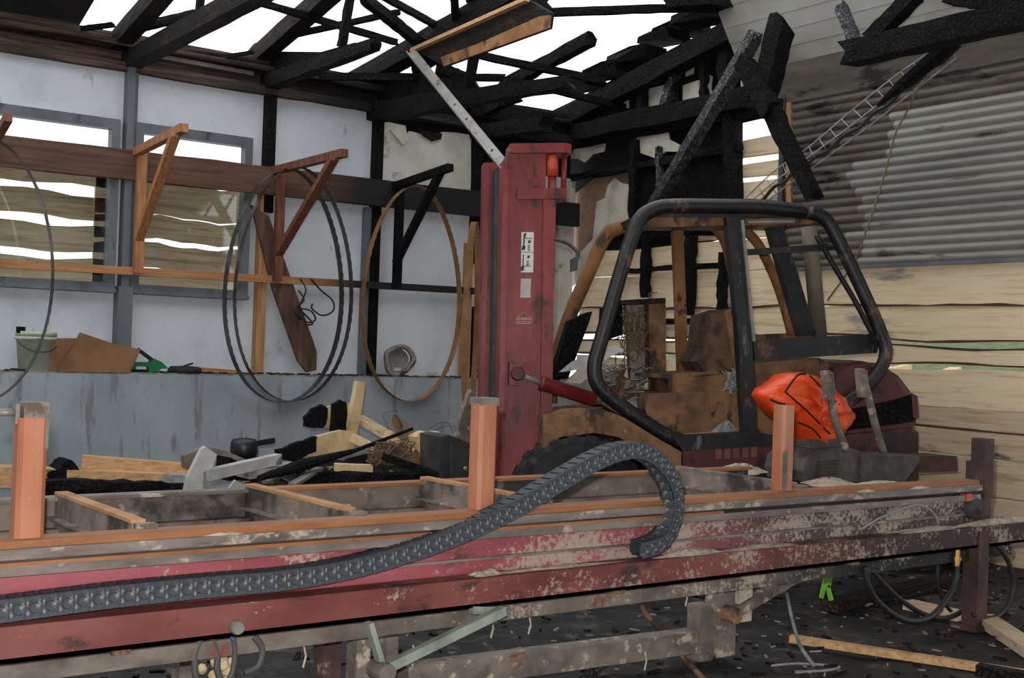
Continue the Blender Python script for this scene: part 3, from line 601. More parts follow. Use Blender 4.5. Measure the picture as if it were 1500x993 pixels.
# galvanised bar leaning on the mast
p, q = pX(603, 76, 5.22), pF(745, 250, .3)
t = thing('angle_bar', q, 'long grey galvanised angle bar fallen against the red mast', 'metal bar')
d = (q-p).normalized(); a, b = perp(d, -FW)
MB().beam(p, q, .075, .008, -FW).build('flange', 'galvanised', t); MB().beam(p+a*.035, q+a*.035, .008, .07, -FW).build('web', 'galvanised', t)
for f_ in (.32, .5, .62, .86):
    MB().lathe(p.lerp(q, f_)-FW*.005, -FW, [(0, .006), (.012, .006), (.012, 0)], 8).build('bolt_hole', 'steel_dark', t)
# fallen poles in front of the right wall
B('charred_pole', ('X', 1108, 50, 7.5), ('X', 952, 312, 7.9), 17, 'long silvery charred pole leaning across the gable wall', 'pole', 'char_silver', jit=.25)
B('charred_beam', ('X', 1146, 34, 7.3), ('X', 1112, 172, 7.3), 30, 'black beam hanging from the roof beside the shutter')
B('charred_beam', ('X', 1088, 88, 7.2), ('X', 1128, 160, 7.2), 24, 'short black beam stub crossing behind the hanging black beam')
B('charred_beam', ('X', 1120, 140, 7.25), ('X', 1190, 284, 7.25), 24, 'black beam slanting down in front of the roller shutter', taper=.75)
B('charred_beam', ('X', 1240, 80, 6.9), ('X', 1560, 8, 6.9), 36, 'heavy black roof beam in front of the shutter at top right', jit=.2)
B('charred_beam', ('X', 1231, 8, 6.95), ('X', 1256, 70, 6.95), 15, 'crackled short strut standing on the heavy beam end', m='char_silver')
B('charred_beam', ('X', 1345, -12, 6.9), ('X', 1278, 56, 6.9), 22, 'black slanting strut above the heavy roof beam')
B('charred_beam', ('X', 1395, -6, 6.9), ('X', 1520, 14, 6.9), 26, 'black roof timber in the top right corner')
# wire cable tray
t = thing('cable_tray', pX(1092, 288, 7.4), 'buckled wire cable tray dangling in front of the shutter', 'cable tray')
ra = spline([pX(x, y, 7.35) for x, y in ((1092, 290), (1135, 250), (1185, 215), (1250, 160), (1320, 105), (1385, 62))], 8)
rb = spline([pX(x, y, 7.3) for x, y in ((1096, 298), (1140, 262), (1190, 226), (1262, 172), (1330, 118), (1392, 70))], 8)
rc = [p+V((.12, .03, -.05)) for p in rb]
for r_ in (ra, rb, rc): MB().tube(r_, .006, 5).build('side_wire', 'wire_grey', t)
for i in range(0, len(ra), 2): MB().tube([ra[i], rb[i], rc[i]], .004, 5).build('rung', 'wire_grey', t)
MB().tube([pX(1398, 58, 7.28), pX(1365, 88, 7.28), pX(1320, 125, 7.28), pX(1285, 155, 7.28)], [.07, .06, .045, .012], 7).build('burnt_clump', 'char', t)
MB().tube([p+V((.05, 0, -.02+.015*math.sin(i*1.3))) for i, p in enumerate(rb)], .014, 6).build('burnt_cable', 'hose', t)
o = MB().tube(spline([pX(x, y, 7.4) for x, y in ((1360, 112), (1345, 130), (1330, 160), (1312, 195), (1300, 240), (1285, 290), (1268, 340), (1250, 385), (1212, 440))], 6), .007, 5).build('hanging_wire', 'wire_brown'); tag(o, 'thin rusty wire hanging down across the roller shutter', 'wire')

# ------------------------------------------------------------------ forklift
fk = thing('forklift', FO+FL*.6-FA*1.6, 'burnt out red and rust coloured forklift with a bare cab frame', 'forklift')
AX = (FA, FL, V((0, 0, 1)))
def fprism(pts, y0, y1, m, nm, par=fk): return MB().prism([pF(x, y, y0) for x, y in pts], FL*(y1-y0)).build(nm, m, par)
def fbar(p0, p1, yl, w, h, m, nm, par=fk, n=1, jit=0): return MB().beam(pF(*p0, yl), pF(*p1, yl), w, h, FL, n=n, jit=jit).build(nm, m, par)
def ftube(pts, yl, r, m, nm, par=fk, sm=True): return MB().tube(spline([pF(x, y, yl) for x, y in pts], 6), r, 8).build(nm, m, par, sm)
# mast
def mrail(y0, y1, nm):
    a = fprism([(743, 222), (735, 760), (793, 760), (800, 222)], y0, y1, 'red_paint', nm)
    return a
ma = mrail(.24, .34, 'mast_rail')
fprism([(737, 235), (728, 760), (736, 760), (745, 235)], .18, .4, 'red_paint', 'front_flange', ma)
fprism([(796, 292), (790, 760), (806, 760), (814, 292)], .2, .38, 'red_paint', 'rear_flange', ma)
fprism([(737, 700), (728, 760), (800, 760), (808, 700)], .2, .4, 'red_bright', 'mast_foot', ma)
fprism([(713, 238), (706, 742), (752, 742), (760, 238)], .86, .96, 'red_paint', 'mast_rail')
fprism([(709, 238), (701, 742), (708, 742), (717, 238)], .8, 1.0, 'red_paint', 'front_flange')
fprism([(722, 250), (714, 745), (720, 745), (728, 250)], .66, .72, 'chain_dark', 'lift_chain'); fprism([(727, 250), (720, 750), (728, 750), (735, 250)], .46, .54, 'steel_dark', 'lift_chain')
fprism([(735, 262), (728, 750), (752, 750), (760, 262)], .42, .8, 'char', 'carriage_back')
fprism([(733, 250), (726, 752), (729, 752), (736, 250)], .38, .42, 'red_paint', 'inner_flange', ma)
# head plates with the cylinder between them
def rplate(y0, y1, xa, xb, nm):
    p0 = pF(xa, y0, .2); p1 = pF(xb, y0, .2); h = (pF(xa, y0, .2)-pF(xa, y1, .2)).z
    c1 = p1-FA*.07
    pts = [p0, c1]+[c1+FA*(.07*math.cos(a))+FL*(.14-.14*math.sin(-a)*-1) for a in ()]+[c1+FA*.05+FL*.02, c1+FA*.07+FL*.1, c1+FA*.05+FL*.22, c1+FL*.26, p0+FL*.26]
    MB().prism(pts, (0, 0, -h)).build(nm, 'red_paint', ma)
rplate(210, 224, 748, 841, 'head_plate'); rplate(276, 292, 758, 834, 'head_plate')
MB().box((pF(748, 246, .62)), (.16, .72, .06), AX).build('top_crosshead', 'red_paint', fk)
ctr = lambda x, y, yl: pF(x, y, yl)
MB().tube([pF(809, 228, .26), pF(809, 258, .26)], .042, 14).build('cylinder_cap', 'red_bright', ma, True)
MB().tube([pF(809, 258, .26), pF(806, 420, .26)], .03, 12).build('lift_cylinder', 'red_paint', ma, True)
MB().tube([pF(827, 222, .3), pF(825, 285, .3)], .02, 10).build('spacer', 'red_paint', ma, True)
# stickers on the mast
def stk(x0, y0, x1, y1, m, off=.238, nm='sticker', par=ma): return MB().prism([pF(x0, y0, off), pF(x1, y0, off), pF(x1-1, y1, off), pF(x0-1, y1, off)], FL*.004).build(nm, m, par)
s1 = stk(764, 340, 782, 399, 'sticker')
for (x0, y0, x1, y1) in ((767, 342, 769, 364), (765, 360, 770, 366), (769, 341, 771, 347), (769, 348.5, 780, 349.5), (774, 352, 778, 356), (773.5, 359, 777, 360.5), (773.5, 362, 777, 363.5), (773.5, 365, 777, 366.5), (766, 373, 767.5, 393), (763.5, 390, 768, 396.5), (767, 389, 778, 390), (773, 374, 776.5, 378), (772, 382, 775, 384), (772, 385.5, 775, 388), (764, 368.8, 782, 369.4)):
    stk(x0, y0, x1, y1, 'ink', .235, 'pictogram', s1)
stk(763, 408, 778, 436, 'sticker_grey'); 
lg = stk(757, 472.8, 779, 474.3, 'logo_pink', nm='logo')
MB().tube([pF(758, 466, .235), pF(767, 457, .235), pF(779, 466, .235)], .003, 5).build('logo_roof', 'logo_pink', lg)
for i, x in enumerate((757, 760.5, 764, 767, 770.5, 774, 777.5)):
    stk(x, 464.5+(i % 2)*.6, x+2.2, 468.8, 'logo_pink', .2365, 'logo_letter', lg); stk(x, 470, x+2, 471.8, 'logo_pink', .2365, 'logo_letter', lg)
# tilt cylinder
p0, p1, p2 = pF(757, 547, .17), pF(792, 561, .17), pF(872, 586, .17)
MB().box(p0+FL*.02, (.11, .12, .16), AX).build('tilt_bracket', 'red_paint', fk); MB().lathe(p0-FL*.04, -FL, [(0, .03), (.04, .03), (.05, 0), (.05, -.03)], 14).build('tilt_pin', 'red_dark', fk)
MB().tube([p0, p1], .02, 10).build('piston_rod', 'galvanised', fk, True); MB().tube([p1, p1.lerp(p2, .05), p1.lerp(p2, .06), p2], [.056, .056, .05, .05], 16).build('tilt_cylinder', 'red_paint', fk, True)
# cab: near frame
ftube([(1192, 312), (1120, 303), (1060, 302), (985, 302), (955, 308), (935, 325), (918, 370), (880, 500), (871, 535), (874, 560), (892, 580), (935, 612), (985, 642), (1030, 648), (1112, 640)], .05, .052, 'cab_black', 'cab_frame')
ftube([(1186, 311), (1210, 322), (1232, 360), (1270, 440), (1294, 498), (1297, 522), (1285, 548), (1258, 576), (1215, 605)], -.05, .05, 'cab_black', 'rear_frame')
ftube([(1196, 345), (1222, 390), (1252, 440), (1278, 490)], .08, .02, 'cab_black', 'rear_frame_liner')
fprism([(1064, 318), (1086, 318), (1100, 470), (1110, 640), (1090, 642), (1080, 470)], .02, .12, 'cab_black', 'door_pillar')
fprism([(1086, 322), (1090, 322), (1107, 500), (1103, 500)], .0, .06, 'galvanised', 'door_seal')
fprism([(1103, 498), (1280, 489), (1288, 504), (1285, 517), (1106, 528)], .04, .1, 'cab_black', 'waist_bar')
fprism([(1092, 365), (1212, 357), (1213, 366), (1092, 374)], .06, .1, 'cab_black', 'upper_bar')
fprism([(1126, 332), (1148, 332), (1196, 490), (1172, 492)], .3, .4, 'cab_black', 'rear_pillar')
MB().tube([pF(1200, 495, .68), pF(1185, 332, .68)], .06, 14).build('exhaust_stack', 'stack_brown', fk, True)
# cab: far frame, bare rusted steel
ftube([(1090, 332), (1040, 322), (960, 325), (905, 335), (885, 350), (862, 400), (832, 470), (812, 540), (806, 590)], 1.12, .055, 'rust_orange', 'cab_frame_far')
ftube([(1040, 325), (1062, 350), (1075, 400), (1084, 455)], 1.1, .05, 'rust_orange', 'rear_frame_far')
ftube([(1088, 335), (1112, 360), (1140, 420), (1160, 490)], 1.0, .04, 'rust_orange', 'rear_frame_far')
fprism([(986, 335), (1001, 335), (1009, 545), (994, 545)], 1.05, 1.12, 'rust_orange', 'far_pillar')
fprism([(1105, 490), (1200, 486), (1200, 494), (1105, 500)], 1.0, 1.06, 'rust_orange', 'far_waist_bar')
fprism([(955, 305), (1192, 308), (1190, 318), (960, 318)], .08, 1.08, 'cab_black', 'roof_panel')
fprism([(950, 318), (1075, 316), (1070, 330), (955, 333)], .1, .16, 'rust', 'roof_header')
fprism([(1092, 320), (1190, 318), (1190, 328), (1092, 330)], .1, .16, 'rust', 'roof_header')
fprism([(1096, 323), (1165, 322), (1165, 326), (1096, 327)], .07, .1, 'galvanised', 'window_trim')
# mirror
mr_ = ftube([(812, 350), (832, 357), (846, 370), (846, 378)], .15, .012, 'steel_dark', 'mirror_arm'); fprism([(836, 380), (848, 374), (846, 396), (836, 398)], .14, .17, 'steel_dark', 'mirror', mr_)
# body
fprism([(802, 604), (815, 596), (880, 592), (915, 612), (990, 655), (998, 690), (960, 760), (1130, 760), (1145, 640), (1000, 648), (975, 640), (905, 595), (880, 588), (800, 598)], .32, .36, 'rust', 'body_side')
fprism([(796, 610), (830, 600), (880, 598), (915, 612), (960, 640), (998, 662), (998, 690), (965, 672), (905, 640), (870, 634), (820, 640), (796, 660)], -.02, .34, 'rust', 'front_fender')
fprism([(880, 592), (905, 590), (985, 640), (985, 650)], .3, 1.1, 'rust', 'cab_floor')
fprism([(1000, 655), (1140, 645), (1142, 690), (1120, 730), (1000, 720)], .02, .3, 'red_dark', 'side_tank')
for i in range(5): fprism([(1048+13*i, 658-i*.8), (1057+13*i, 657-i*.8), (1057+13*i, 672-i*.8), (1048+13*i, 673-i*.8)], .012, .02, 'letter_red', 'painted_letter')
fprism([(985, 640), (1112, 632), (1140, 640), (1140, 652), (1000, 660)], -.01, .12, 'cab_black', 'side_step')
fprism([(800, 610), (900, 600), (980, 650), (980, 760), (800, 760)], .5, 1.1, 'char_brown', 'front_bulkhead')
fprism([(950, 577), (1088, 572), (1092, 630), (985, 636), (952, 620), (946, 600)], .22, .95, 'rust', 'seat_base')
fprism([(978, 553), (1085, 545), (1088, 572), (980, 578)], .3, .9, 'rust', 'seat_rail'); fprism([(956, 549), (1035, 545), (1045, 540), (1060, 548), (1000, 556), (956, 553)], .3, .9, 'rust', 'seat_pan')
fprism([(1040, 460), (1066, 452), (1084, 456), (1088, 540), (1032, 546), (1022, 530), (1034, 510)], .35, .85, 'rust_dark', 'backrest')
fprism([(1062, 456), (1070, 452), (1086, 540), (1076, 545)], .3, .36, 'rust', 'backrest_frame')
fprism([(950, 438), (975, 438), (976, 550), (952, 552)], .7, .85, 'rust', 'dash_column'); fprism([(905, 440), (975, 436), (975, 444), (905, 446)], .6, .95, 'char_brown', 'dash_top')
fprism([(888, 450), (912, 445), (912, 490), (885, 500)], .7, .95, 'char', 'instrument_panel')
fprism([(917, 445), (950, 442), (948, 560), (925, 566)], .85, .95, 'tube_grey', 'firewall')
mb = MB()
for i in range(34):
    x, y = rnd(912, 950), rnd(448, 520); p = [pF(x+rnd(-16, 16), y+rnd(-22, 30), .78+rnd(-.1, .06)) for _ in range(4)]; mb.tube(spline(p, 5), .004, 4)
mb.build('burnt_wiring', 'wire_brown', fk)
fprism([(890, 545), (918, 540), (905, 575), (918, 590), (900, 592), (882, 575)], .6, .64, 'rust', 'pedal_plate'); fprism([(868, 560), (905, 545), (930, 560), (950, 595), (900, 590)], 1.0, 1.04, 'rust', 'pedal_plate')
fprism([(1106, 532), (1200, 524), (1235, 545), (1235, 640), (1112, 640)], .22, 1.0, 'rust', 'engine_cover')
fprism([(1110, 640), (1300, 636), (1300, 760), (1110, 760)], .1, 1.1, 'char', 'chassis')
# counterweight: rounded in plan and in profile
def cw(prof, m, nm):
    mb = MB(); n = len(prof); secs = []
    for (yl, ins) in ((-.02, .10), (.06, .02), (.25, 0), (.6, 0), (.95, 0), (1.14, .02), (1.22, .10)):
        b = [pF(x, y, 0) for x, y in prof]; xm = max((p-FO).dot(FA) for p in b)
        r_ = []
        for p in b:
            l = (p-FO).dot(FA); k_ = max(0, (l-(xm-.6))/.6); r_.append(FO+FA*(l-ins*k_)+FL*yl+V((0, 0, p.z-ins*.25*(p.z > 1.0))))
        secs.append(r_)
    for s_ in secs: mb.v += s_
    for i in range(len(secs)-1):
        for j in range(n): mb.f.append((i*n+j, i*n+(j+1) % n, (i+1)*n+(j+1) % n, (i+1)*n+j))
    mb.f.append(tuple(range(n))[::-1]); mb.f.append(tuple((len(secs)-1)*n+j for j in range(n)))
    return mb.build(nm, m, fk)
cwo = cw([(1205, 640), (1215, 560), (1240, 532), (1270, 528), (1298, 534), (1325, 550), (1342, 572), (1350, 600), (1352, 622), (1340, 628), (1280, 634)], 'red_dark', 'counterweight')
cw([(1200, 638), (1300, 630), (1345, 626), (1355, 634), (1355, 700), (1340, 745), (1200, 745)], 'red_dark', 'counterweight_base')
fprism([(1230, 603), (1300, 588), (1336, 578), (1343, 612), (1338, 618), (1230, 632)], -.03, .0, 'char', 'engine_grille', cwo)
MB().prism([pF(1335, 575, -.035), pF(1344, 580, -.035), pF(1346, 612, -.035), pF(1338, 612, -.035)], FL*.01).build('tail_lamp', 'red_dark', cwo)
# tyres
def tyre(x, y, yl0, yl1, r, nm='tyre', lugs=22):
    c = pF(x, y, yl0); wd = yl1-yl0; mb = MB()
    mb.lathe(c, FL, [(r*.52, .04), (r*.62, 0), (r*.9, 0), (r*.97, .03), (r*.97, wd-.03), (r*.9, wd), (r*.6, wd), (r*.52, wd-.04), (r*.52, .04)], 40)
    for i in range(lugs):
        a = 2*math.pi*i/lugs; e = FA*math.cos(a)+V((0, 0, 1))*math.sin(a); t_ = e.cross(FL)
        mb.box(c+e*(r*.95)+FL*(wd*.27), (r*.1, wd*.6, .07), (e, FL, t_)); 
        a += math.pi/lugs; e = FA*math.cos(a)+V((0, 0, 1))*math.sin(a); t_ = e.cross(FL); mb.box(c+e*(r*.95)+FL*(wd*.73), (r*.1, wd*.6, .07), (e, FL, t_))
    o = mb.build(nm, 'rubber', fk)
    MB().lathe(c, FL, [(0, .06), (r*.2, .05), (r*.25, .1), (r*.48, .1), (r*.53, .03), (r*.53, wd-.03), (r*.3, wd-.06), (0, wd-.06)], 24).build('rim', 'rust', o, True)
tyre(850, 737, -.06, .28, .455); tyre(840, 726, .98, 1.25, .44); tyre(1225, 768, .0, .26, .33, lugs=18); tyre(1220, 750, 1.0, 1.2, .33, lugs=18)
# charred timber and scraps that fell into the cab
o = fprism([(806, 560), (835, 470), (860, 458), (868, 456), (862, 475), (845, 520), (832, 555), (815, 556)], .62, .8, 'char', 'charred_timber', None); tag(o, 'black crackled timber standing at the front of the forklift cab', 'timber')
for i, (pts, m_, lab) in enumerate(((((820, 545), (838, 530), (900, 505), (915, 512), (860, 540)), 'white_metal', 'pale bent metal strip lying across the front of the cab'), (((828, 560), (850, 540), (868, 548), (850, 562)), 'plaster', 'cream scrap lying by the forklift pedals'))):
    o = fprism(pts, .45+.1*i, .5+.1*i, m_, 'metal_scrap' if i == 0 else 'plaster_scrap', None); tag(o, lab, 'scrap')
c = pF(1068, 633, .2); o = blob(c+V((0, .02, -.02)), .15, .06, .09, jit=.3).build('ash_heap', 'ash_white'); tag(o, 'pale grey ash heap on the cab step beside the seat base', 'ash', kind='stuff')
c = pF(935, 598, .6); o = blob(c+V((0, 0, -.03)), .2, .16, .12, jit=.4).build('cab_ash', 'ash_white'); tag(o, 'grey ash and burnt scraps on the cab floor by the pedals', 'ash', kind='stuff')
mb = MB()
for i in range(90):
    p = pF(rnd(868, 955), rnd(535, 598), rnd(.4, .9)); s_ = rnd(.015, .05); e = V((rnd(-1, 1), rnd(-1, 1), rnd(-.6, .6))).normalized(); f2, g2 = perp(e); mb.box(p, (s_*2, s_, .008), (e, f2, g2))
o = mb.build('cab_scraps', 'tube_grey'); tag(o, 'heap of burnt foil and paper scraps at the front of the cab', 'scraps', kind='stuff')
c = pF(1073, 574, .26); mb = MB()
for i in range(16): mb.tube(spline([c+V((rnd(-.08, .08), rnd(-.04, .04), rnd(-.02, .17))) for _ in range(5)], 4), .006, 4)
o = mb.build('wire_bundle', 'wire_grey'); tag(o, 'crumpled silvery wire bundle on the forklift seat rail', 'wire')

# ------------------------------------------------------------------ sawmill bed
YF, YK, XA, XB = 3.9, 4.83, .2, 6.02
sb = thing('sawmill_bed', (3.2, 4.3, 0), 'long red and orange steel sawmill bed across the foreground', 'sawmill')
def rail(y0, y1, z0, z1, m, nm, xa=XA, xb=XB, par=sb): return MB().box(((xa+xb)/2, (y0+y1)/2, (z0+z1)/2), (xb-xa, y1-y0, z1-z0)).build(nm, m, par)
rail(YF-.035, YF+.07, .784, .806, 'bed_orange', 'top_flange'); rail(YF-.055, YF+.05, .752, .784, 'bed_grey', 'slide_rail')
rail(YF-.03, YF+.05, .742, .752, 'steel_dark', 'groove'); rail(YF-.045, YF+.05, .730, .742, 'bed_orange', 'slide_lip', XA, 4.0); rail(YF-.045, YF+.05, .700, .730, 'bed_grey', 'lower_slide')
rail(YF+.0, YF+.05, .55, .70, 'bed_red', 'web'); rail(YF-.012, YF+.0, .612, .622, 'bed_grey', 'web_rib')
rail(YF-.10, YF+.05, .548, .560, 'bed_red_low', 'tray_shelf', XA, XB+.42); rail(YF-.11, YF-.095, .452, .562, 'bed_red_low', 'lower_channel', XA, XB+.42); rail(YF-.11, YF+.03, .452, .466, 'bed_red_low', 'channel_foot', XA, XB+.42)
rail(YF-.06, YF+.0, .375, .432, 'bed_bar', 'under_bar', XA, XB+.3)
for x in (1.25, 3.35, 4.9): MB().box((x, YF-.05, .445), (.06, .07, .03)).build('clip', 'rust', sb)
MB().prism([(XB+.42, YF-.11, .562), (XB+.42, YF+.05, .562), (XB+.47, YF+.05, .52), (XB+.42, YF+.05, .452), (XB+.42, YF-.11, .452), (XB+.47, YF-.11, .52)][:3]+[(XB+.47, YF-.11, .52)], (0, 0, -.08)).build('end_cap', 'end_maroon', sb)
rail(YK, YK+.05, .69, .806, 'bed_dark', 'back_rail', .2, 5.2); rail(YK-.035, YK+.05, .796, .81, 'bed_orange', 'back_flange', 2.2, 5.2); rail(YK-.06, YK, .58, .69, 'bed_dark', 'back_lower', .2, 5.2)
rail(YK-.035, YK+.05, .796, .81, 'bed_grey', 'back_flange', .2, 2.2)
# cross members: angle irons from the back rail to the front
for (xb, xf, edge) in ((1.31, 1.34, 1), (2.10, 2.14, 1), (2.98, 3.02, 1), (4.63, 4.63, 0)):
    p0, p1 = V((xb, YK, .76)), V((xf, YF+.1, .76))
    c = MB().beam(p0+V((0, 0, -.025)), p1+V((0, 0, -.025)), .02, .17).build('cross_member', 'bed_dark', sb)
    MB().beam(p0+V((.012, 0, .065)), p1+V((.012, 0, .065)), .05, .012).build('flange', 'flange_tan' if edge else 'bed_dark', c)
    MB().beam(p0+V((-.02, 0, -.03)), p1+V((-.02, 0, -.03)), .04, .01).build('foot', 'bed_grey', c)
    MB().box(p1+V((.03, -.02, -.0)), (.07, .05, .12)).build('end_block', 'bed_steel', c)
# log posts
def logpost(xl, xr, yt, yb, lab, m='post_orange', cap=None):
    b = pY((xl+xr)/2, yb, YF+.01); tz = pY((xl+xr)/2, yt, YF+.01).z; wd = (xr-xl)*dep(b)/F*.78
    q = MB(); h = wd/2; bv = wd*.16
    prof = [(h-bv, -h), (h, -h+bv), (h, h-bv), (h-bv, h), (-h+bv, h), (-h, h-bv), (-h, -h+bv), (-h+bv, -h)]
    q.prism([(b.x+x, b.y+.04+y, .79) for x, y in prof], (0, 0, tz-.79))
    o = q.build('log_post', m, sb); o['label'] = lab; return o, b, tz, wd
o, b, tz, wd = logpost(17, 70, 612, 788, 'orange square log post nearest the camera with a bare steel head')
MB().box((b.x+.008, b.y+.04, tz-.025), (wd*.86, wd*.86, .145)).build('steel_head', 'galvanised', o); MB().tube([(b.x-.1, b.y+.04, tz+.015), (b.x-.04, b.y+.04, tz+.015)], .012, 10).build('bolt', 'galvanised', o, True); MB().box((b.x-.045, b.y+.04, tz+.01), (.012, .04, .06)).build('washer', 'galvanised', o)
o, b, tz, wd = logpost(692, 733, 592, 746, 'orange square log post in front of the red mast')
MB().box((b.x, b.y+.04, tz+.01), (wd*.98, wd*.98, .03)).build('worn_top', 'galvanised', o)
o, b, tz, wd = logpost(1138, 1170, 594, 716, 'scuffed orange log post in front of the orange bag')
MB().box((b.x-.03, b.y+.04-wd/2-.002, .9), (wd*.4, .004, .2)).build('worn_patch', 'bed_steel', o)
# end post, leg and wheel
e0 = pY(1440, 642, YF+.02)
MB().box((e0.x, YF+.02, (.70+e0.z)/2), (.085, .09, e0.z-.7)).build('end_post', 'end_maroon', sb); MB().box((e0.x+.03, YF+.06, .72), (.10, .1, .36)).build('end_bracket', 'end_maroon', sb)
lg_ = MB().box((5.95, 3.83, .27), (.095, .095, .54)).build('leg', 'end_maroon', sb); MB().box((5.95, 3.83, .012), (.2, .16, .024)).build('foot_plate', 'end_maroon', lg_)
wc = pY(1425, 744, YF-.02); wo = MB().lathe(wc, (0, -1, 0), [(0, .05), (.02, .05), (.03, .035), (.05, .035), (.062, .02), (.062, -.02)], 20).build('end_wheel', 'steel_dark', sb, True)
p = pY(1415, 728, YF-.03); MB().box(p, (.05, .04, .04)).build('red_knob', 'red_bright', sb)
# frame under the bed
def yb_(p0, p1, Y, w, h, m, nm, par=sb, Y2=None): return MB().beam(pY(*p0, Y), pY(*p1, Y if Y2 is None else Y2), w, h, V((0, 0, 1))).build(nm, m, par)
for (xl, xr, Y) in ((463, 499, 4.1), (512, 540, 4.0), (556, 580, 4.1), (255, 290, 4.3)):
    q = pY((xl+xr)/2, 930, Y); k_ = dep(q)/F; MB().box((q.x, Y, .22), ((xr-xl)*k_*.8, .08, .45)).build('leg', 'bed_steel' if xl != 463 else 'end_maroon', sb)
yb_((562, 980), (738, 894), 3.78, .035, .035, 'green_wood', 'brace', Y2=3.72); yb_((690, 893), (738, 894), 3.80, .03, .03, 'green_wood', 'brace')
yb_((540, 912), (558, 972), 3.78, .04, .02, 'green_wood', 'brace'); q = pY(560, 983, 3.76); MB().tube([q+V((0, -.04, 0)), q+V((0, .06, 0))], .035, 12).build('brace_hub', 'bed_steel', sb)
yb_((590, 993), (1012, 938), 4.05, .09, .10, 'bed_steel', 'lower_beam')
q = pY(1055, 905, 4.02); MB().box((q.x, 4.02, .23), (.11, .1, .40)).build('leg', 'bed_steel', sb); MB().box((q.x-.09, 4.06, .14), (.09, .09, .26)).build('leg_block', 'bed_steel', sb)
MB().box((q.x+.09, 3.99, .30), (.09, .09, .22)).build('leg_block', 'sawdust', sb)
yb_((1072, 898), (1175, 838), 3.95, .05, .05, 'bed_steel', 'brace'); q = pY(1072, 900, 3.93); MB().tube([q+V((0, -.03, 0)), q+V((0, .08, 0))], .04, 12).build('brace_hub', 'rust', sb)
for (x, y) in ((720, 905), (775, 900), (605, 945), (445, 945), (945, 955), (980, 845), (1005, 862)):
    p = pY(x, y, 3.9); MB().tube([p, p+V((.01, 0, -.04)), p+V((0, 0, -.08))], .004, 5).build('dangling_sliver', 'sawdust', sb)
# sawdust lying on the bed
for (x, y, z, rx, ry, rz) in ((1085, 692, .76, .2, .1, .05), (1010, 712, .70, .14, .1, .03), (507, 757, .72, .05, .05, .05), (1215, 710, .72, .2, .12, .04), (1290, 712, .74, .2, .1, .03), (1240, 757, .56, .35, .045, .018), (1340, 748, .56, .35, .045, .03), (960, 800, .56, .22, .04, .025), (1050, 788, .56, .3, .04, .012), (720, 842, .56, .05, .03, .02), (700, 842, .56, .04, .03, .015), (800, 830, .56, .3, .03, .008), (340, 787, .785, .06, .015, .008), (1330, 713, .785, .09, .015, .012), (1250, 718, .785, .07, .015, .012)):
    p = pZ(x, y, z)
    if z == .56: p.y = YF-.045
    if z == .785: p.y = YF-.045
    blob(p, rx, ry, rz, 30, 5, .35).build('sawdust', 'sawdust', sb, True)['kind'] = 'stuff'

# cable carrier chain
path = spline([pY(x, y, YF-.055) for x, y in ((-40, 897), (60, 884), (170, 870), (300, 857), (420, 846), (520, 828), (610, 802), (690, 772), (760, 738), (820, 702), (870, 674), (905, 661), (935, 660), (962, 678), (980, 708), (985, 742), (976, 776), (958, 796), (925, 806))], 24)
cc = thing('cable_carrier', path[0], 'grey black plastic cable carrier chain looping over the sawmill bed', 'cable chain')
lens = [0]
for i in range(1, len(path)): lens.append(lens[-1]+(path[i]-path[i-1]).length)
pit = .048; nl = int(lens[-1]/pit); base = None
def along(s_):
    for i in range(1, len(lens)):
        if lens[i] >= s_: f_ = (s_-lens[i-1])/max(1e-6, lens[i]-lens[i-1]); return path[i-1].lerp(path[i], f_), (path[min(i+2, len(path)-1)]-path[max(0, i-3)]).normalized()
    return path[-1], (path[-1]-path[-2]).normalized()
H_, W_ = .07, .07
mb = MB()
for sy in (-1, 1):
    pr = [(-.032, -H_/2), (.024, -H_/2), (.034, -H_/2+.02), (.034, H_/2-.02), (.024, H_/2), (-.032, H_/2)]
    mb.prism([(x, sy*W_/2-.005, z) for x, z in pr], (0, .01, 0)); mb.lathe((-.004, sy*W_/2-.006 if sy < 0 else W_/2+.006, 0), (0, sy, 0), [(0, .007), (.015, .007), (.018, 0)], 10)
    mb.lathe((-.004, sy*W_/2-.005 if sy < 0 else W_/2+.005, 0), (0, sy, 0), [(.021, 0), (.021, .005), (.024, .005), (.024, 0)], 12)
for sz in (-1, 1): mb.box((0, 0, sz*(H_/2-.004)), (.036, W_, .008))
rib = MB()
for sz in (-1, 1): rib.prism([(-.027, -W_/2-.0075, sz*.004), (-.021, -W_/2-.0075, sz*.006), (-.022, -W_/2-.0075, sz*.022), (-.028, -W_/2-.0075, sz*.02)], (0, .004, 0))
for i in range(nl):
    p, d = along((i+.5)*pit)
    if base is None: ORG[cc.name] = V((0, 0, 0)); base = mb.build('link', 'chain_plastic', cc); o = base; ORG[base.name] = V((0, 0, 0)); rbase = rib.build('dusty_rib', 'chain_dust', base); org = V(cc.location); ORG[cc.name] = org
    else:
        o = base.copy(); COL.objects.link(o); o.parent = cc; q = rbase.copy(); COL.objects.link(q); q.parent = o
    tw = max(0, (i/nl-.78)/.22)*.75
    d = (d+V((0, .09, 0))).normalized(); yv = V((-math.sin(tw)*.6, 1, 0)); yv = (yv-d*yv.dot(d)).normalized(); zv = d.cross(yv)
    o.matrix_local = Matrix.Translation(p-org) @ Matrix((d, yv, zv)).transposed().to_4x4()

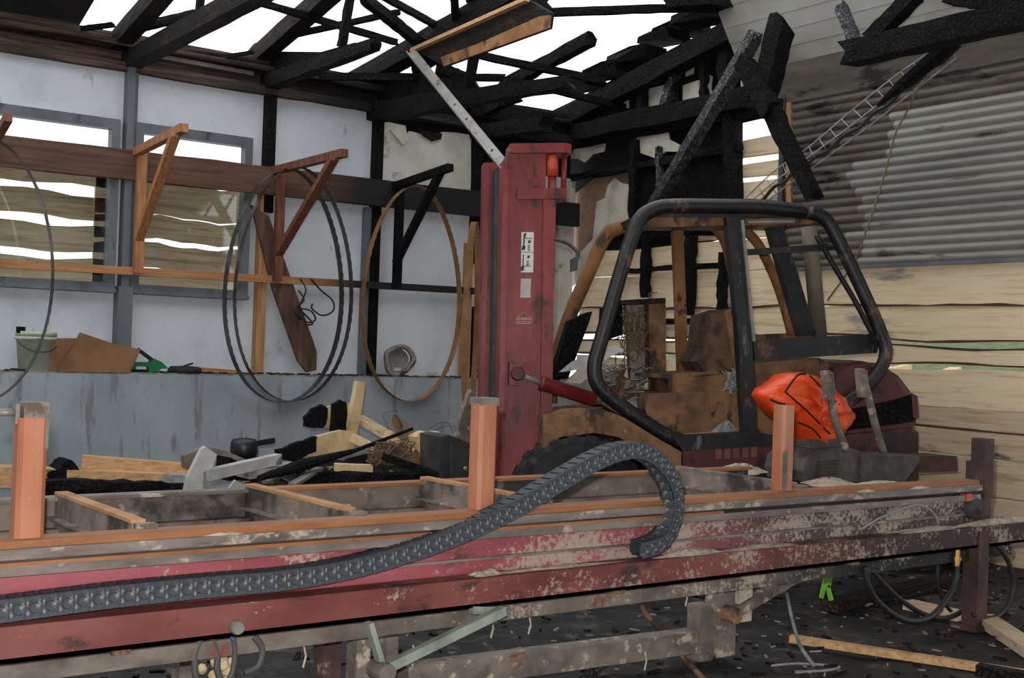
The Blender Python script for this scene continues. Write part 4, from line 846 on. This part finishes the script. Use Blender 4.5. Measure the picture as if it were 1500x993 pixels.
# hoses and cables
def hose(pts, Y, r, m, nm, lab, cat='hose', grp=None): 
    o = MB().tube(spline([pY(p[0], p[1], p[2] if len(p) > 2 else Y) for p in pts], 8), r, 8).build(nm, m, smooth=True); return tag(o, lab, cat, grp)
hose([(1268, 830), (1272, 858), (1290, 885), (1325, 908), (1360, 905), (1385, 880), (1400, 850), (1402, 826)], 3.82, .016, 'hose', 'hydraulic_hose', 'thick black hydraulic hose looping below the bed end, brass fitting at right')
hose([(1272, 830), (1310, 870), (1350, 898), (1385, 905), (1415, 890), (1432, 860), (1440, 825)], 3.9, .014, 'hose', 'hydraulic_hose', 'lower black hydraulic hose sagging from bed to end leg')
hose([(1462, 800), (1478, 825), (1484, 860), (1475, 888), (1455, 905), (1425, 900)], 3.80, .014, 'hose', 'hydraulic_hose', 'black hose bowing out to the right of the end leg')
hose([(1375, 812), (1374, 850), (1382, 880), (1400, 900), (1430, 905)], 4.0, .011, 'hose', 'hydraulic_hose', 'thin black hose behind the looped hoses at the bed end')
hose([(1260, 776), (1290, 758), (1335, 741), (1355, 742), (1370, 755), (1374, 766)], 3.84, .006, 'wire_grey', 'thin_cable', 'thin grey cable arching over the sawdust at the bed end', 'cable')
for (x, y, lab) in ((1402, 818, 'brass fitting on the looped hydraulic hose'), (1443, 818, 'brass fitting beside the end leg of the bed')):
    p = pY(x, y, 3.82); o = MB().lathe(p+V((0, 0, -.04)), (0, 0, 1), [(0, 0), (.016, 0), (.016, .03), (.021, .03), (.021, .05), (.014, .05), (.014, .09), (0, .09)], 6).build('hose_fitting', 'brass'); tag(o, lab, 'fitting')
hose([(300, 925), (288, 950), (285, 975), (288, 1000)], 3.85, .012, 'hose_grey', 'flexible_conduit', 'grey flexible conduit, leftmost of the bundle under the bed', 'conduit')
hose([(308, 930), (318, 955), (318, 980), (325, 1000)], 3.85, .012, 'hose_grey', 'flexible_conduit', 'grey flexible conduit, second of the bundle under the bed', 'conduit')
hose([(340, 925), (344, 955), (340, 985), (330, 1002)], 3.84, .010, 'hose_grey', 'flexible_conduit', 'grey flexible conduit right of the yellow block under the bed', 'conduit')
hose([(372, 932), (384, 950), (378, 975), (358, 985)], 3.84, .012, 'hose_grey', 'flexible_conduit', 'curled grey conduit end, rightmost of the bundle under the bed', 'conduit')
hose([(300, 926), (315, 916), (332, 925), (342, 938)], 3.80, .004, 'blue_wire', 'blue_wire', 'thin blue wire above the conduit bundle under the bed', 'wire')
p = pY(345, 918, 3.78); o = MB().lathe(p+V((0, -.03, 0)), (0, 1, 0), [(0, 0), (.02, 0), (.024, .01), (.024, .05), (0, .05)], 12).build('cable_gland', 'galvanised'); tag(o, 'round grey cable gland under the lower red channel', 'fitting')
p = pY(318, 965, 3.95); mb = MB()
for i in range(16): r_ = rnd(.018, .03); mb.lathe(p+V((rnd(-.06, .06), rnd(-.03, .03), rnd(-.07, .07))), (rnd(-1, 1), 0, 1), [(.001, -r_), (.7*r_, -.7*r_), (r_, 0), (.7*r_, .7*r_), (.001, r_)], 8)
o = mb.build('foam_lump', 'plank_old', smooth=True); tag(o, 'lumpy yellowish foam behind the conduit bundle', 'foam')

# burnt gearbox with two levers, standing behind the bed
gb = thing('burnt_gearbox', pZ(1262, 712, .62), 'grey burnt cast gearbox with two tall levers behind the bed', 'gearbox')
def gy(pts, Y, th, m, nm): return MB().prism([pY(x, y, Y) for x, y in pts], (0, th, 0)).build(nm, m, gb)
gy([(1176, 690), (1180, 672), (1195, 658), (1240, 654), (1262, 662), (1300, 668), (1350, 668), (1345, 680), (1325, 706), (1180, 706)], 4.72, .3, 'cast_grey', 'casing')
gy([(1195, 660), (1195, 644), (1238, 642), (1238, 658)], 4.75, .2, 'cast_grey', 'cap')
for i in range(5): gy([(1200, 676+i*5), (1230, 674+i*5), (1230, 676.5+i*5), (1200, 678.5+i*5)], 4.705, .02, 'steel_dark', 'fin')
gy([(1262, 664), (1275, 662), (1280, 700), (1262, 702)], 4.70, .03, 'cast_grey', 'rib'); gy([(1346, 668), (1402, 668), (1403, 690), (1346, 692)], 4.85, .25, 'end_maroon', 'maroon_box')
for pts in (((1212, 548), (1220, 600), (1228, 630), (1240, 660)), ((1262, 545), (1274, 590), (1284, 630), (1294, 662))):
    q = [pY(x, y, 4.64) for x, y in pts]; lv = MB().tube(spline(q, 4), .024, 8).build('lever', 'bed_steel', gb, True)
    MB().beam(q[0]+V((-.02, 0, .02)), q[0]+V((.015, 0, -.15)), .03, .055, V((0, 1, 0))).build('lever_eye', 'bed_steel', lv); MB().beam(q[0]+V((.02, -.01, .01)), q[0]+V((.05, -.01, -.12)), .012, .025, V((0, 1, 0))).build('lever_plate', 'bed_steel', lv)
# orange bag
mb = MB(); pts = ((1115, 578), (1122, 568), (1135, 560), (1150, 548), (1172, 545), (1190, 550), (1208, 568), (1224, 580), (1244, 602), (1242, 612), (1232, 624), (1226, 640), (1218, 644), (1196, 656), (1180, 650), (1165, 634), (1140, 610), (1125, 596))
cp = pY(1180, 600, 4.86)
ol = [V((x, y, 0)) for x, y in pts]; ol = [a.lerp(b, t_) for a, b in zip(ol, ol[1:]+ol[:1]) for t_ in (0, .5)]; n = len(ol); rings = []
for (f_, dy) in ((.5, .16), (.95, .10), (1, .02), (.985, -.04), (.93, -.075), (.84, -.10), (.72, -.12), (.56, -.135), (.38, -.145), (.18, -.15)):
    rings.append([cp.lerp(pY(p.x, p.y, 4.86), f_)+V((rnd(-.006, .006), dy+(dy < 0)*(.016*math.sin(i*.9+f_*7)+.012*math.sin(i*2.3-f_*11)+rnd(-.006, .006)), rnd(-.006, .006))) for i, p in enumerate(ol)])
for r_ in rings: mb.v += r_
for i in range(len(rings)-1):
    for j in range(n): mb.f.append((i*n+j, i*n+(j+1) % n, (i+1)*n+(j+1) % n, (i+1)*n+j))
mb.f.append(tuple(range(n))[::-1]); mb.f.append(tuple((len(rings)-1)*n+j for j in range(n)))
bag = thing('orange_bag', pY(1180, 656, 4.86), 'bright orange plastic sack with black lines hanging on the forklift', 'bag')
mb.build('sack', 'orange_bag', bag, True)
for pts in (((1150, 574), (1168, 550), (1180, 548)), ((1150, 574), (1180, 600), (1216, 636)), ((1186, 550), (1212, 575), (1240, 604)), ((1168, 618), (1190, 628), (1202, 642)), ((1128, 585), (1140, 590), (1150, 592))):
    MB().tube(spline([pY(x, y, 4.705-.0004*abs(x-1180)+.0008*abs(x-1180)) for x, y in pts], 4), .006, 5).build('printed_line', 'black_plastic', bag)

# ------------------------------------------------------------------ debris between the bed and the wall
o = blob((4.6, 8.3, 0), 1.75, 1.0, .5, 44, 9, .3).build('debris_heap', 'debris'); tag(o, 'black burnt debris heap on the floor along the left wall', 'debris', kind='stuff')
mb = MB()
for i in range(700):
    a = rnd(0, 6.28); r_ = rnd(0, 1); x, y = 4.9+2.9*r_*math.cos(a), 7.9+1.5*r_*math.sin(a); s_ = rnd(.02, .09)
    ax_ = Matrix.Rotation(rnd(0, 6), 3, 'Z') @ Matrix.Rotation(rnd(-.6, .6), 3, 'X'); mb.box((x, y, rnd(.02, .22)), (s_*rnd(1, 3), s_*.7, s_*.25), (ax_ @ V((1, 0, 0)), ax_ @ V((0, 1, 0)), ax_ @ V((0, 0, 1))))
o = mb.build('charcoal_bits', 'debris'); tag(o, 'scattered charcoal bits over the debris heap', 'debris', kind='stuff')
mb = MB()
for i in range(75):
    x, y = rnd(3.5, 5.6), rnd(7.5, 8.9); e = Matrix.Rotation(rnd(0, 6), 3, 'Z') @ Matrix.Rotation(rnd(-.9, .9), 3, 'X'); A_, B_, C_ = (e @ V(q) for q in ((1, 0, 0), (0, 1, 0), (0, 0, 1)))
    hz = .5*max(0, 1-((x-4.6)/1.75)**2-((y-8.3)/1.0)**2); l_, w_ = rnd(.08, .3), rnd(.04, .12); c = V((x, y, hz*.85+.04))
    mb.add([c+A_*l_*u_+B_*w_*v_+C_*(.02*(u_ == 0)+o_) for o_ in (0, .004) for u_ in (-.5, 0, .5) for v_ in (-.5, .5)], [(0, 1, 3, 2), (2, 3, 5, 4), (6, 8, 9, 7), (8, 10, 11, 9), (0, 2, 8, 6), (2, 4, 10, 8), (1, 7, 9, 3), (3, 9, 11, 5), (0, 6, 7, 1), (4, 5, 11, 10)])
o = mb.build('sheet_scraps', 'tube_grey'); tag(o, 'bent grey sheet metal scraps strewn through the debris heap', 'scraps', kind='stuff')
def dbar(p0, p1, Y0, Y1_, w, h, m, nm, lab, cat, grp=None, n=1, jit=0, base=None):
    o = MB().beam(pY(*p0, Y0), pY(*p1, Y1_), w, h, V((0, 0, 1)), n=n, jit=jit).build(nm, m); return tag(o, lab, cat, grp)
def dpoly(pts, Y, th, m, nm, lab, cat):
    if m == 'char':             # burnt edges are ragged
        pts = [(a[0]+(b[0]-a[0])*t_+rnd(-1.3, 1.3), a[1]+(b[1]-a[1])*t_+rnd(-1.3, 1.3)) for a, b in zip(pts, list(pts[1:])+[pts[0]]) for t_ in (0, .33, .66)]
    o = MB().prism([pY(x, y, Y) for x, y in pts], (0, th, 0)).build(nm, m); return tag(o, lab, cat)
dbar((-40, 695), (275, 708), 8.9, 8.4, .18, .14, 'pine_x', 'long_beam', 'long pine beam lying along the base of the left wall', 'beam')
dbar((120, 676), (275, 688), 8.7, 8.5, .14, .09, 'pine_x', 'pine_board', 'scorched pine board on top of the long beam', 'board')
dbar((40, 712), (280, 718), 8.0, 7.8, .14, .1, 'char', 'charred_beam', 'black charred beam in front of the long pine beam', 'beam', n=14, jit=.01)
dbar((240, 700), (285, 702), 7.9, 7.8, .12, .06, 'ash_white', 'ash_block', 'small ash grey block beside the white bent sheet', 'block')
dpoly([(72, 692), (88, 686), (98, 674), (106, 675), (116, 688), (150, 694), (150, 700), (72, 700)], 8.6, .25, 'char', 'charred_lump', 'black pointed charred lump behind the left orange post', 'lump')
dpoly([(272, 718), (275, 700), (296, 658), (302, 654), (318, 666), (312, 684), (298, 692), (298, 718)], 7.3, .05, 'white_metal', 'bent_sheet', 'bent white metal sheet standing up in the debris', 'sheet')
dpoly([(270, 684), (270, 668), (300, 654), (330, 660), (368, 676), (366, 684), (338, 670), (310, 665), (278, 688)], 7.5, .06, 'bed_dark', 'metal_flashing', 'folded dark metal flashing behind the white bent sheet', 'flashing')
dbar((302, 696), (408, 672), 7.3, 7.5, .07, .07, 'white_metal', 'white_tube', 'white square tube lying in front of the debris pile', 'tube')
dpoly([(300, 705), (330, 718), (300, 718)], 7.2, .03, 'ash_white', 'sheet_scrap', 'triangular grey sheet scrap at the foot of the bent white sheet', 'scrap')
dpoly([(335, 716), (345, 703), (362, 712), (362, 722), (335, 722)], 7.9, .03, 'white_metal', 'pale_scrap', 'pale curled scrap behind the second cross member', 'scrap')
dpoly([(362, 690), (450, 682), (452, 692), (364, 702)], 7.4, .3, 'ash_white', 'ash_board', 'ash covered grey board under the black shovel shape', 'board')
dbar((392, 706), (425, 685), 7.1, 7.3, .08, .02, 'bed_dark', 'metal_strip', 'dark metal strip slanting beside the ash board', 'strip'); dbar((428, 710), (468, 686), 7.0, 7.3, .06, .02, 'galvanised', 'metal_strip', 'pale metal strip slanting under the burnt boards', 'strip')
dpoly([(338, 668), (380, 668), (384, 705), (334, 705)], 8.3, .25, 'char', 'charred_block', 'black charred block under the round pan', 'block')
pn = thing('round_pan', pY(357, 668, 8.3), 'black round lidded pan with a handle on the debris', 'pan'); c = pY(357, 668, 8.3)
MB().lathe(c, (0, 0, 1), [(0, 0), (.09, 0), (.1, .02), (.1, .1), (.085, .125), (.03, .135), (0, .135)], 24).build('body', 'black_plastic', pn, True); MB().lathe(c+V((0, 0, .135)), (0, 0, 1), [(.012, 0), (.014, .02), (0, .025)], 10).build('knob', 'galvanised', pn, True)
MB().beam(c+V((.09, 0, .09)), pY(402, 645, 8.3), .025, .04).build('handle', 'black_plastic', pn)
dpoly([(404, 672), (408, 660), (440, 648), (465, 638), (463, 662), (430, 676)], 7.9, .06, 'char', 'charred_board', 'broad black charred board at the left of the wood pile', 'board')
dpoly([(455, 668), (463, 640), (500, 630), (520, 632), (515, 668)], 7.95, .06, 'pine_pale', 'pine_sheet', 'pale pine sheet scrap behind the black upright piece', 'panel')
dpoly([(447, 626), (448, 612), (460, 598), (472, 592), (480, 598), (479, 620), (472, 627)], 8.1, .05, 'char', 'charred_chunk', 'black charred chunk on the left end of the pine cross board', 'chunk')
dpoly([(474, 626), (476, 596), (520, 590), (518, 624)], 8.15, .04, 'pine_pale', 'pine_board', 'short pale pine board between black chunk and upright', 'board')
dpoly([(487, 648), (490, 592), (500, 586), (509, 590), (508, 640), (498, 652)], 8.0, .05, 'char', 'charred_stake', 'black upright charred stake in the wood pile', 'stake')
dpoly([(488, 668), (500, 645), (512, 620), (520, 580), (524, 558), (535, 560), (530, 600), (518, 660)], 8.05, .06, 'pine_pale', 'pine_upright', 'pale pine upright standing highest in the wood pile', 'timber')
dbar((524, 612), (590, 650), 8.2, 7.9, .18, .04, 'plank_old', 'grey_plank', 'grey weathered plank leaning down to the right', 'plank')
dbar((515, 640), (580, 672), 7.9, 7.7, .15, .05, 'pine_pale', 'pine_plank', 'pale pine plank under the grey weathered plank', 'plank'); dbar((490, 684), (545, 686), 7.6, 7.5, .1, .05, 'pine_pale', 'pine_plank', 'pale pine plank lying flat at the front of the pile', 'plank')
dbar((566, 636), (610, 658), 7.8, 7.6, .08, .06, 'pine_pale', 'pine_plank', 'short pine piece behind the tangled wire', 'plank')
o = MB().tube([pY(380, 700, 7.0), pY(440, 682, 7.2), pY(520, 660, 7.3), pY(604, 628, 7.5)], [.02, .045, .016, .012], 8).build('burnt_shovel', 'char'); tag(o, 'long black burnt shaft slanting up across the wood pile', 'shaft')
dbar((440, 702), (680, 704), 7.3, 7.2, .16, .1, 'char', 'charred_beam', 'black charred beam at the foot of the wood pile', 'beam', n=12, jit=.012); dbar((560, 668), (640, 696), 7.2, 7.0, .06, .05, 'char', 'charred_lath', 'thin black lath right of the wire tangle', 'lath', n=6, jit=.005)
c = pY(592, 625, 7.7); mb = MB()
for i in range(7): mb.tube([c+V((-.05+.015*i+.1*math.cos(a)*.5, .06*math.sin(a), .085*math.sin(a)-.01*i)) for a in [2*math.pi*j/18 for j in range(18)]], .007, 5, True)
o = mb.build('wire_coil', 'wire_brown'); tag(o, 'small coil of brown wire on top of the wood pile', 'wire coil')
c = pY(572, 665, 7.4); mb = MB()
for i in range(60): mb.tube(spline([c+V((rnd(-.17, .17), rnd(-.1, .1), rnd(-.08, .1))) for _ in range(4)], 4), .004, 4)
o = mb.build('wire_tangle', 'wire_brown'); tag(o, 'tangle of thin burnt brown wire in the debris', 'wire', kind='stuff')
mb = MB()
for (x, y, r_) in ((575, 615, 16), (648, 640, 26), (655, 648, 30), (640, 655, 24)): c = pY(x, y, 7.9); mb.tube([c+V((r_*.0045*math.cos(a), .03*math.sin(3*a), r_*.0045*math.sin(a))) for a in [2*math.pi*j/24 for j in range(24)]], .0025, 4, True)
o = mb.build('loose_wire', 'steel_dark'); tag(o, 'thin loose dark wire loops against the grey wall base', 'wire')
dpoly([(610, 640), (625, 632), (632, 640), (628, 670), (616, 660)], 7.5, .12, 'pine_pale', 'pine_chunk', 'pale split pine chunk left of the square pine block', 'chunk'); dpoly([(625, 636), (644, 632), (645, 672), (626, 668)], 7.4, .12, 'pine_pale', 'pine_block', 'square pale pine block beside the dark steel cabinet', 'block'); dpoly([(612, 662), (644, 672), (644, 682), (618, 680)], 7.4, .12, 'pine_z', 'pine_wedge', 'scorched pine wedge under the pale block', 'wedge')
cb = thing('steel_cabinet', pY(668, 705, 6.9), 'small dark burnt steel cabinet left of the forklift mast', 'cabinet')
MB().prism([pY(x, y, 6.95) for x, y in ((645, 640), (658, 637), (690, 650), (692, 720), (645, 720))], (.05, .35, 0)).build('body', 'steel_dark', cb); MB().prism([pY(x, y, 6.9) for x, y in ((662, 648), (690, 660), (690, 712), (662, 706))], (0, .03, 0)).build('door', 'steel_dark', cb); c = pY(681, 686, 6.88); MB().lathe(c, (0, -1, 0), [(0, .02), (.014, .02), (.016, 0)], 12).build('knob', 'galvanised', cb, True)
dpoly([(666, 805), (668, 645), (676, 610), (690, 570), (697, 575), (698, 640), (698, 805)], 7.6, .05, 'bed_steel', 'grey_channel', 'grey dirty metal channel standing beside the mast', 'channel')

# ------------------------------------------------------------------ floor debris at the lower right
def fl_(px, py, z=.01): return pZ(px, py, z)
def fbar_(p0, p1, w, h, m, nm, lab, cat, z0=.03, z1=.03): o = MB().beam(fl_(*p0, z0), fl_(*p1, z1), w, h).build(nm, m); return tag(o, lab, cat)
fbar_((1158, 935), (1520, 990), .05, .035, 'pine_x', 'pine_lath', 'long pale pine lath on the black floor at lower right', 'lath'); fbar_((1440, 905), (1530, 965), .12, .05, 'plank_low', 'floor_plank', 'scorched plank end on the floor right of the end leg', 'plank')
fbar_((1432, 980), (1520, 996), .07, .05, 'char_brown', 'dark_lath', 'dark red brown lath end at the lower right edge', 'lath', .05, .05)
fbar_((1215, 888), (1385, 850), .12, .06, 'char_brown', 'burnt_plank', 'burnt brown plank lying under the bed behind the hoses', 'plank'); fbar_((1330, 885), (1420, 905), .1, .05, 'plank_low', 'floor_plank', 'short brown plank under the hose loop', 'plank'); fbar_((1330, 815), (1440, 800), .14, .1, 'plank_low', 'floor_timber', 'brown timber lying behind the end leg', 'timber', .1, .1)
o = MB().tube(spline([pY(947, 873, 4.2), pY(942, 893, 4.2), pY(965, 920, 4.15), pY(1000, 962, 4.1), fl_(1035, 1000)], 6), .014, 8).build('bent_pipe', 'rust', smooth=True); tag(o, 'rusty bent pipe sticking up from the floor under the bed', 'pipe')
o = MB().tube(spline([pY(1151, 862, 4.3), pY(1160, 905, 4.3), fl_(1172, 945, .1), fl_(1192, 975, .02)], 5), .009, 6).build('bent_rod', 'wire_grey'); tag(o, 'thin bent grey rod standing on the floor below the bed', 'rod')
o = MB().tube(spline([fl_(1130, 975), fl_(1170, 972), fl_(1228, 976), fl_(1210, 982), fl_(1165, 984)], 5), .006, 5).build('wire_loop', 'wire_grey'); tag(o, 'pale wire loop lying on the floor at the rod foot', 'wire')
o = MB().tube(spline([fl_(850, 1000, .02), fl_(880, 975, .04), fl_(905, 962, .06)], 5), .02, 8).build('charred_stick', 'char_silver'); tag(o, 'grey charred stick on the floor below the lower beam', 'stick')
st = thing('lime_strap', fl_(1208, 880), 'bright lime green strap dangling under the bed', 'strap')
for (a, b) in (((1211, 842), (1203, 876)), ((1217, 842), (1213, 860)), ((1212, 858), (1218, 880))): MB().beam(pY(*a, 4.5), pY(*b, 4.5), .006, .035, V((1, 0, 0))).build('strap_end', 'lime_strap', st)
mb = MB()
for i in range(900):
    x, y = rnd(1.2, 7.9), rnd(2.0, 8.5); s_ = rnd(.008, .035); a = rnd(0, 6.28); e = V((math.cos(a), math.sin(a), rnd(-.2, .2))).normalized(); f2, g2 = perp(e); mb.box((x, y, .012), (s_*2.2, s_*.7, .012), (e, f2, g2))
o = mb.build('floor_shards', 'char_brown'); tag(o, 'charred shards scattered over the workshop floor', 'debris', kind='stuff')
mb = MB()
for i in range(420):
    x, y = rnd(3.0, 7.9), rnd(3.0, 6.5); s_ = rnd(.003, .02)*rnd(.5, 1.3); a = rnd(0, 6.28); e = V((math.cos(a), math.sin(a), rnd(-.25, .25))).normalized(); f2, g2 = perp(e); mb.box((x, y, .018), (s_*3, s_*.8, .006), (e, f2, g2))
o = mb.build('ash_flakes', 'tube_grey'); tag(o, 'pale ash flakes strewn on the black floor', 'ash', kind='stuff')
